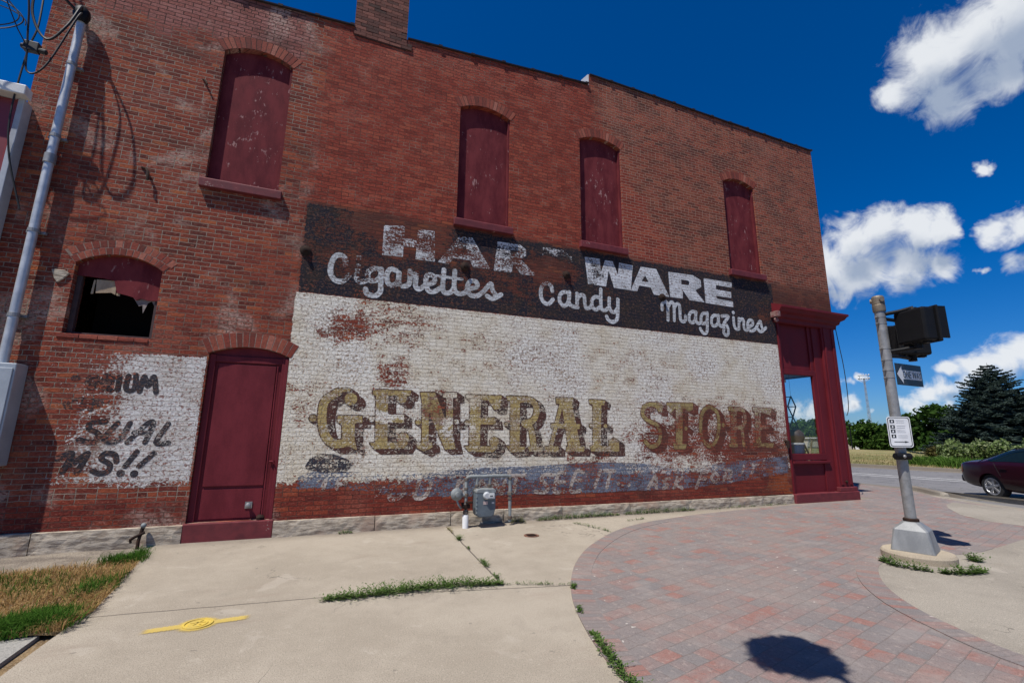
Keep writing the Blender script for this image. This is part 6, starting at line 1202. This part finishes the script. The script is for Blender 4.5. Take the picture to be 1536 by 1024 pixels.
# ------------------------------------------------------------------ trees and planting across the road
def at(az, d): a = R(az); return (d * math.sin(a), -7.6887 + d * math.cos(a))
def leaf_cloud(C, n, size, rng, squash=1.0):
    """n leaf quads spread through clumps C = (x, y, z, r); denser to the outside, uneven"""
    C = np.array(C); wts = C[:, 3] ** 2; ci = rng.choice(len(C), n, p=wts / wts.sum()); d = rng.normal(size=(n, 3)); d /= np.linalg.norm(d, axis=1)[:, None]
    rad = C[ci, 3] * (rng.random(n) ** .45) * rng.uniform(.75, 1.12, n); P = C[ci, :3] + d * rad[:, None] * np.array([1, 1, squash])
    a = rng.normal(size=(n, 3)) + d * .6; a /= np.linalg.norm(a, axis=1)[:, None]; t = np.cross(a, rng.normal(size=(n, 3))); t /= np.linalg.norm(t, axis=1)[:, None]; b = np.cross(a, t); s = (size * rng.uniform(.55, 1.3, n))[:, None]
    V = np.stack([P + t * s, P + b * s * .55, P - t * s, P - b * s * .55], 1).reshape(-1, 3); F = np.arange(n * 4).reshape(-1, 4); return V, F
M_BARK = worn_paint("bark", (.10, .075, .055), (.055, .042, .032), .95, 0, 5., bump=.03)
def broad_tree(label, x, y, z0, h, w_, n, size, mat, seed, group, trunk=.25):
    rng = np.random.default_rng(seed); t = thing("tree", label, "tree", (x, y, z0), 0, group)
    C = []
    for _ in range(26):
        a = rng.uniform(0, 6.283); u = rng.uniform(0, 1); zz = h * (trunk + .1 + (.86 - trunk) * u); rr_ = w_ * .5 * math.sqrt(max(.08, 1 - ((u - .38) / .66) ** 2)) * rng.uniform(.35, .85); C.append((rr_ * math.cos(a), rr_ * math.sin(a), zz, w_ * rng.uniform(.11, .20)))
    C.append((0, 0, h * .55, w_ * .28)); V, F = leaf_cloud(C, n, size, rng, .8); arrays_object("crown", V, F, mat, t)
    mb = MB(); mb.tube([(0, 0, -.2), (.02 * h, 0, h * .25), (0, .02 * h, h * .55), (0, 0, h * .8)], [h * .035, h * .028, h * .018, h * .006], 8)
    for k in range(6): c = C[k * 3]; mb.tube([(0, 0, h * (.22 + .05 * k)), (c[0] * .5, c[1] * .5, (h * .3 + c[2]) / 2), c[:3]], [h * .014, h * .01, h * .003], 6)
    mb.build("trunk", M_BARK, t, smooth=True); return t
M_L1 = leaf_mat("dark_tree_leaf", [(.010, .026, .006), (.022, .050, .010), (.038, .075, .016), (.06, .10, .025)], .25)
M_L2 = leaf_mat("mid_tree_leaf", [(.018, .042, .008), (.035, .075, .014), (.06, .11, .022), (.085, .14, .03)], .3)
G1 = "trees beyond the far edge of the meadow"
k = 0
x, y = at(59.2, 100); broad_tree("round green tree in front of the low white building", x, y, -3, 6.4, 8.2, 6500, .34, M_L2, 11, G1)
x, y = at(61.0, 104); broad_tree("dark green tree between the white building and the signal pole", x, y, -3, 6.2, 7.0, 5500, .34, M_L1, 12, G1)
x, y = at(64.0, 86); broad_tree("large dense dark green tree just left of the blue spruce", x, y, -2.6, 7.6, 9.6, 9000, .33, M_L1, 13, G1, .08)
x, y = at(62.7, 96); broad_tree("smaller dark tree tucked behind the signal pole", x, y, -3, 6.0, 7.0, 4500, .34, M_L1, 14, G1, .1)
x, y = at(74.6, 58); broad_tree("dark tree behind the blue spruce at the right edge", x, y, -.5, 6.4, 8.0, 7000, .26, M_L1, 15, G1, .05)
x, y = at(70.5, 66); broad_tree("dark tree peeping out behind the blue spruce", x, y, -.6, 5.0, 7.5, 5000, .28, M_L1, 16, G1, .05)
x, y = at(54.6, 120); broad_tree("green tree seen through the shop window, left", x, y, -3, 7.6, 10, 5000, .4, M_L2, 17, G1, .1)
x, y = at(56.6, 122); broad_tree("green tree seen through the shop window, right", x, y, -3, 7.2, 9, 5000, .4, M_L2, 18, G1, .1)
x, y = at(52.2, 118); broad_tree("green tree seen at the left edge of the shop window", x, y, -3, 7.0, 9, 4000, .4, M_L1, 19, G1, .1)

def spruce(label, x, y, z0, h, w_, seed):
    rng = np.random.default_rng(seed); t = thing("spruce", label, "tree", (x, y, z0)); V = []; mbt = MB(); br = MB()
    mbt.tube([(0, 0, -.2), (0, 0, h * .5), (0, 0, h * .99)], [h * .022, h * .012, .01], 8); mbt.build("trunk", M_BARK, t, smooth=True)
    nl = 34
    for i in range(nl):
        u = (i + .3) / nl; z = h * (.02 + .95 * u); Rl = w_ / 2 * (1 - u) ** .74 * (1 + .12 * math.sin(i * 2.4)) + .10; nb_ = int(8 + 13 * (1 - u))
        for j in range(nb_):
            a = 2 * math.pi * (j + (i % 2) * .5) / nb_ + rng.uniform(-.25, .25); Lb = Rl * rng.uniform(.72, 1.16); sag = -.10 - .20 * (1 - u); d = np.array([math.cos(a), math.sin(a), 0]); sd_ = np.array([-d[1], d[0], 0])
            m = max(4, int(Lb / .11))
            for q in range(m):
                s = (q + .6) / m; base = np.array([0, 0, z]) + d * Lb * s + np.array([0, 0, Lb * (sag * s + .24 * s * s)]); wd = .36 * Lb * (1 - s) ** .7 * (.35 + .65 * min(1, s * 3)) + .06
                for side in (-1, 1, 0):
                    tipd = d * .55 + sd_ * side * rng.uniform(.6, 1.2) + np.array([0, 0, rng.uniform(-.18, .35)]); tipd /= np.linalg.norm(tipd); ln = (wd if side else .16) * rng.uniform(.7, 1.25); wv = np.cross(tipd, rng.normal(size=3)); wv /= np.linalg.norm(wv); wv *= .045 + .03 * rng.random()
                    p0, p1 = base, base + tipd * ln; mid = base + tipd * ln * .5 + np.array([0, 0, .015])
                    V.append([p0 - wv * .5, mid - wv, p1, mid + wv])
                    wv2 = np.cross(tipd, wv); wv2 /= np.linalg.norm(wv2); wv2 *= .05; V.append([p0 - wv2 * .5, mid - wv2, p1, mid + wv2])
    V = np.array(V).reshape(-1, 3); F = np.arange(len(V)).reshape(-1, 4)
    arrays_object("crown", V, F, leaf_mat("blue_spruce_needles", [(.018, .032, .025), (.040, .062, .052), (.075, .105, .092), (.11, .145, .13)], .1), t); return t
x, y = at(68.1, 45); spruce("tall blue green spruce across the road", x, y, -.1, 6.7, 8.4, 21)
def shrub(name, label, x, y, z0, C, n, size, mat, seed, group=None):
    rng = np.random.default_rng(seed); t = thing(name, label, "bush", (x, y, z0), 0, group); V, F = leaf_cloud(C, n, size, rng); k = V[:, 2] > .01; arrays_object("foliage", V, F, mat, t)
    mb = MB()
    for c in C[:10]: mb.tube([(c[0] * .3, c[1] * .3, 0), (c[0] * .7, c[1] * .7, c[2] * .6), c[:3]], [.03, .02, .008], 5)
    mb.build("stem", M_BARK, t); return t
M_VAR = leaf_mat("variegated_leaf", [(.05, .09, .02), (.11, .16, .045), (.22, .28, .12), (.38, .40, .24)], .3)
rng = np.random.default_rng(5)
for az, d, w_, h, lab, sd_ in ((66.2, 37, 2.6, 1.35, "pale variegated bush at the foot of the spruce, its left end", 31), (68.6, 36, 3.0, 1.5, "pale variegated bush in front of the spruce trunk", 32), (71.4, 35, 2.6, 1.25, "pale variegated bush behind the maroon car", 33), (64.9, 39, 1.6, .95, "reddish tinged low bush left of the variegated bushes", 34)):
    x, y = at(az, d); C = [(rng.uniform(-w_ / 2, w_ / 2), rng.uniform(-.8, .8), rng.uniform(.25, h - .25), rng.uniform(.25, .42)) for _ in range(22)]
    shrub("bush", lab, x, y, .03, C, 5200, .085, M_VAR if sd_ != 34 else leaf_mat("reddish_leaf", [(.06, .04, .025), (.10, .09, .03), (.16, .15, .05)], .3), sd_, "bushes along the edge of the meadow")
M_LILY = leaf_mat("strap_leaf", [(.05, .11, .015), (.09, .17, .03), (.14, .22, .05)], .35)
for az, d, w_, lab, sd_ in ((62.9, 33.5, 1.1, "small green clump leftmost of the strap leaved plants", 41), (64.2, 33, 1.6, "bright green strap leaved plant in the middle of its row", 42), (65.6, 32.5, 1.6, "bright green strap leaved plant nearest the bushes", 43), (67.0, 31.8, 1.6, "bright green plant low before the pale bushes", 44)):
    x, y = at(az, d); r_ = np.random.default_rng(sd_); n = 420; P = np.stack([r_.normal(0, w_ * .36, n), r_.normal(0, .35, n), np.full(n, .0)], 1); V, F, T = blades(P, .30, .62, .022, 1.5, r_)
    t = thing("strap_leaf_plant", lab, "plant", (x, y, .04), 0, "strap leaved plants beside the meadow"); me2 = bpy.data.meshes.new("foliage"); me2.from_pydata(V.tolist(), [], [tuple(f) for f in F] + [tuple(q[:3]) for q in T]); me2.materials.append(M_LILY); o = bpy.data.objects.new("foliage", me2); COL.objects.link(o); o.parent = t
# field grass near the road edge, as one mass
N = 26000; s = S1 + .15 + RNG.random(N) ** 1.4 * 16; tt = RNG.uniform(-34, 12, N); P = np.stack([RN.x * s + RD.x * tt, RN.y * s + RD.y * tt, np.full(N, .025)], 1)
grass_object("meadow_grass", P, .05, .14, .012, 1.4, leaf_mat("meadow_blade", [(.16, .15, .05), (.30, .24, .11), (.40, .33, .17), (.14, .17, .05)], .3), "dry meadow grass beyond the road")

# ------------------------------------------------------------------ far things
mx, my = at(59.42, 200)
lm = thing("floodlight_mast", "tall thin lattice mast topped with a rack of floodlights, far away", "light mast", (mx, my, -3))
M_GREYST = plain("grey_mast_steel", (.32, .34, .37), .6, .3)
mb = MB(); H = 24.2
for (a, b) in ((-1, -1), (1, -1), (1, 1), (-1, 1)): mb.tube([(a * .38, b * .38, 0), (a * .16, b * .16, H)], .06, 5)
for i in range(24):
    z0_, z1_ = H * i / 24, H * (i + 1) / 24; w0, w1 = .38 - .22 * i / 24, .38 - .22 * (i + 1) / 24; s = 1 if i % 2 else -1; mb.tube([(-s * w0, -w0, z0_), (s * w1, -w1, z1_)], .035, 4); mb.tube([(-w0, -s * w0, z0_), (-w1, s * w1, z1_)], .035, 4)
mb.build("pole", M_GREYST, lm)
mb = MB(); rt = math.radians(-59.4); ux, uy = math.cos(rt), math.sin(rt)
for z in (H - .2, H + 1.0): mb.tube([(-ux * 1.6, -uy * 1.6, z), (ux * 1.6, uy * 1.6, z)], .07, 6)
for s in (-1, 1): mb.tube([(0, 0, H - 1.6), (ux * s * 1.7, uy * s * 1.7, H)], .06, 5); mb.tube([(ux * s * 1.2, uy * s * 1.2, H - .2), (ux * s * 1.2, uy * s * 1.2, H + 1.1)], .08, 5)
mb.build("rack", M_GREYST, lm)
mb = MB()
for z in (H + .1, H + 1.2):
    for k in range(5): u = (-2 + k) * .72; mb.sphere((ux * u + uy * .2, uy * u - ux * .2, z), .25, 10, 6)
mb.build("floodlight", plain("pale_lamp_glass", (.7, .72, .74), .3), lm, smooth=True)
lx, ly = at(57.75, 82); sl = thing("street_lamp", "thin dark street lamp rising from the low buildings beside the shop corner", "street lamp", (lx, ly, -3))
mb = MB(); mb.tube([(0, 0, 0), (0, 0, 6.0)], [.09, .06], 8); mb.build("pole", M_BLACK, sl, smooth=True); mb = MB(); mb.box(-.35, .35, -.15, .15, 5.95, 6.1); mb.build("lamp_head", M_BLACK, sl, bevel=.03)
def low_building(name, label, az0, az1, d, z1, col, roofcol, doors):
    a, b = Vector((*at(az0, d), 0)), Vector((*at(az1, d), 0)); u = (b - a).normalized(); n = Vector((u.y, -u.x, 0)); n = n if n.dot(Vector((0, -7.7, 0)) - a) > 0 else -n; L = (b - a).length
    t = thing(name, label, "building", (a.x, a.y, -3)); mb = MB(); mb.obox(u * L / 2 - n * 8 + Vector((0, 0, (z1 + 3) / 2)), u, n, (0, 0, 1), L / 2, 8, (z1 + 3) / 2); mb.build("wall", worn_paint(name + "_wall", col, tuple(c * .85 for c in col), .8, 0, .8), t)
    mb = MB(); mb.obox(u * L / 2 - n * 8 + Vector((0, 0, z1 + 3.08)), u, n, (0, 0, 1), L / 2 + .25, 8.25, .10); mb.build("roof", plain(name + "_roof", roofcol, .7), t)
    for p, w_, z0_, z1_ in doors:
        mb = MB(); mb.obox(u * p + n * .05 + Vector((0, 0, (z0_ + z1_) / 2)), u, n, (0, 0, 1), w_ / 2, .06, (z1_ - z0_) / 2)
        mb.build("window", plain(name + "_glass", (.05, .06, .07), .3), t)
    return t
low_building("low_building", "low white building with a grey door beyond the meadow", 58.0, 61.2, 118, 1.15, (.72, .72, .70), (.5, .5, .52), [(1.2, .9, 0, 2.1), (4.2, 1.6, 1.0, 2.2)])
low_building("low_building", "long low tan building seen past the shop corner and through its window", 49.0, 57.9, 105, .95, (.45, .40, .32), (.5, .48, .44), [(3, 2, 1, 2.4), (10.2, 2, 1, 2.4), (14.3, .9, 0, 2.2)])
low_building("low_building", "distant pale building half hidden by trees right of the signal pole", 62.0, 66.8, 128, .25, (.5, .5, .5), (.4, .4, .42), [(2, 1.5, 1, 2), (6, 1.5, 1, 2)])
def small_car(label, az, d, z, col, rot):
    x, y = at(az, d); t = thing("parked_car", label, "car", (x, y, z), R(rot), "far cars"); mbx = MB(); pr = [(-2.1, .35), (-2.1, .85), (-1.5, .95), (-1.0, 1.42), (.5, 1.42), (1.1, .98), (2.0, .85), (2.15, .6), (2.1, .35)]
    mbx.prism(pr, -.85, .85, lambda u, v, q: (u, q * (1 - .12 * max(0, v - .9)), v)); mbx.build("body", plain("far_car_paint", col, .3), t, bevel=.06)
    g = MB(); g.prism([(-1.36, 1.0), (-.98, 1.34), (.46, 1.34), (.98, 1.0)], -.862, .862, lambda u, v, q: (u, q, v)); g.build("side_window", M_CGLASS, t)
    for wx in (-1.3, 1.3):
        g = MB(); g.lathe([(.32, -.88), (.32, .88)], (wx, 0, .32), 18, 'y'); g.build("wheel", M_TYRE, t)
small_car("small pale blue grey car parked before the low white building", 58.45, 84, -2.75, (.42, .46, .52), 160)
fx, fy = at(62.4, 92); fl = thing("flag_pole", "small blue flag on a thin pole behind the crossing sign", "flag", (fx, fy, -3))
mb = MB(); mb.tube([(0, 0, 0), (0, 0, 7.5)], .05, 6); mb.build("pole", M_GREYST, fl); mb = MB()
for i in range(6): mb.poly([(.05 + .2 * i, .08 * math.sin(i), 6.7 - .05 * i), (.25 + .2 * i, .08 * math.sin(i + 1), 6.65 - .05 * i), (.25 + .2 * i, .08 * math.sin(i + 1), 7.4 - .06 * i), (.05 + .2 * i, .08 * math.sin(i), 7.4 - .05 * i)])
mb.build("flag", plain("blue_flag", (.04, .12, .35), .8), fl)

# ------------------------------------------------------------------ unseen lamp post and basket, added behind the camera to shadow the pavers
hb_x, hb_y, hb_z = 1.05, -6.37, 4.6
lp = thing("street_lamp", "dark lamp post added unseen behind the camera to carry the shadow casting basket", "street lamp", (-0.6, -9.3, 0))
ax_, ay_ = hb_x + .6, hb_y + 9.3
mb = MB(); mb.lathe([(.16, 0), (.16, .25), (.09, .4), (.07, .5)], (0, 0, 0), 16); mb.tube([(0, 0, .4), (0, 0, 5.6)], [.065, .05], 14); mb.build("pole", M_BLACK, lp, smooth=True)
mb = MB(); mb.tube(smooth_line([(0, 0, 5.15), (ax_ * .35, ay_ * .35, 5.35), (ax_ * .75, ay_ * .75, 5.3), (ax_, ay_, 5.22)], 5), .028, 8); mb.build("arm", M_BLACK, lp, smooth=True)
mb = MB(); mb.lathe([(.05, 5.58), (.18, 5.7), (.2, 5.95), (.05, 6.12), (0, 6.2)], (0, 0, 0), 16); mb.build("lamp_head", plain("frosted_globe", (.7, .7, .68), .4), lp, smooth=True)
hb = thing("shadow_basket", "round leafy basket added out of view to cast a shadow on the pavers", "flower basket", (hb_x, hb_y, hb_z))
mb = MB(); mb.lathe([(.05, -.24), (.16, -.2), (.23, -.08), (.26, .02), (.24, .02)], (0, 0, 0), 20); mb.build("basket", worn_paint("coir", (.12, .08, .05), (.08, .055, .035), .95, 0, 20.), hb)
mb = MB()
for a in (0, 2.09, 4.19): mb.tube([(.25 * math.cos(a), .25 * math.sin(a), .02), (0, 0, .62)], .005, 5)
mb.build("chain", M_BLACK, hb)
C = [(.2 * math.cos(a), .2 * math.sin(a), .05 + .05 * math.sin(3 * a), .12) for a in np.linspace(0, 6.28, 12)] + [(0, 0, .14, .2), (-.1, .05, -.16, .16), (.12, -.08, -.18, .15)]
V, F = leaf_cloud(C, 7000, .032, np.random.default_rng(77)); arrays_object("foliage", V, F, M_L2, hb)
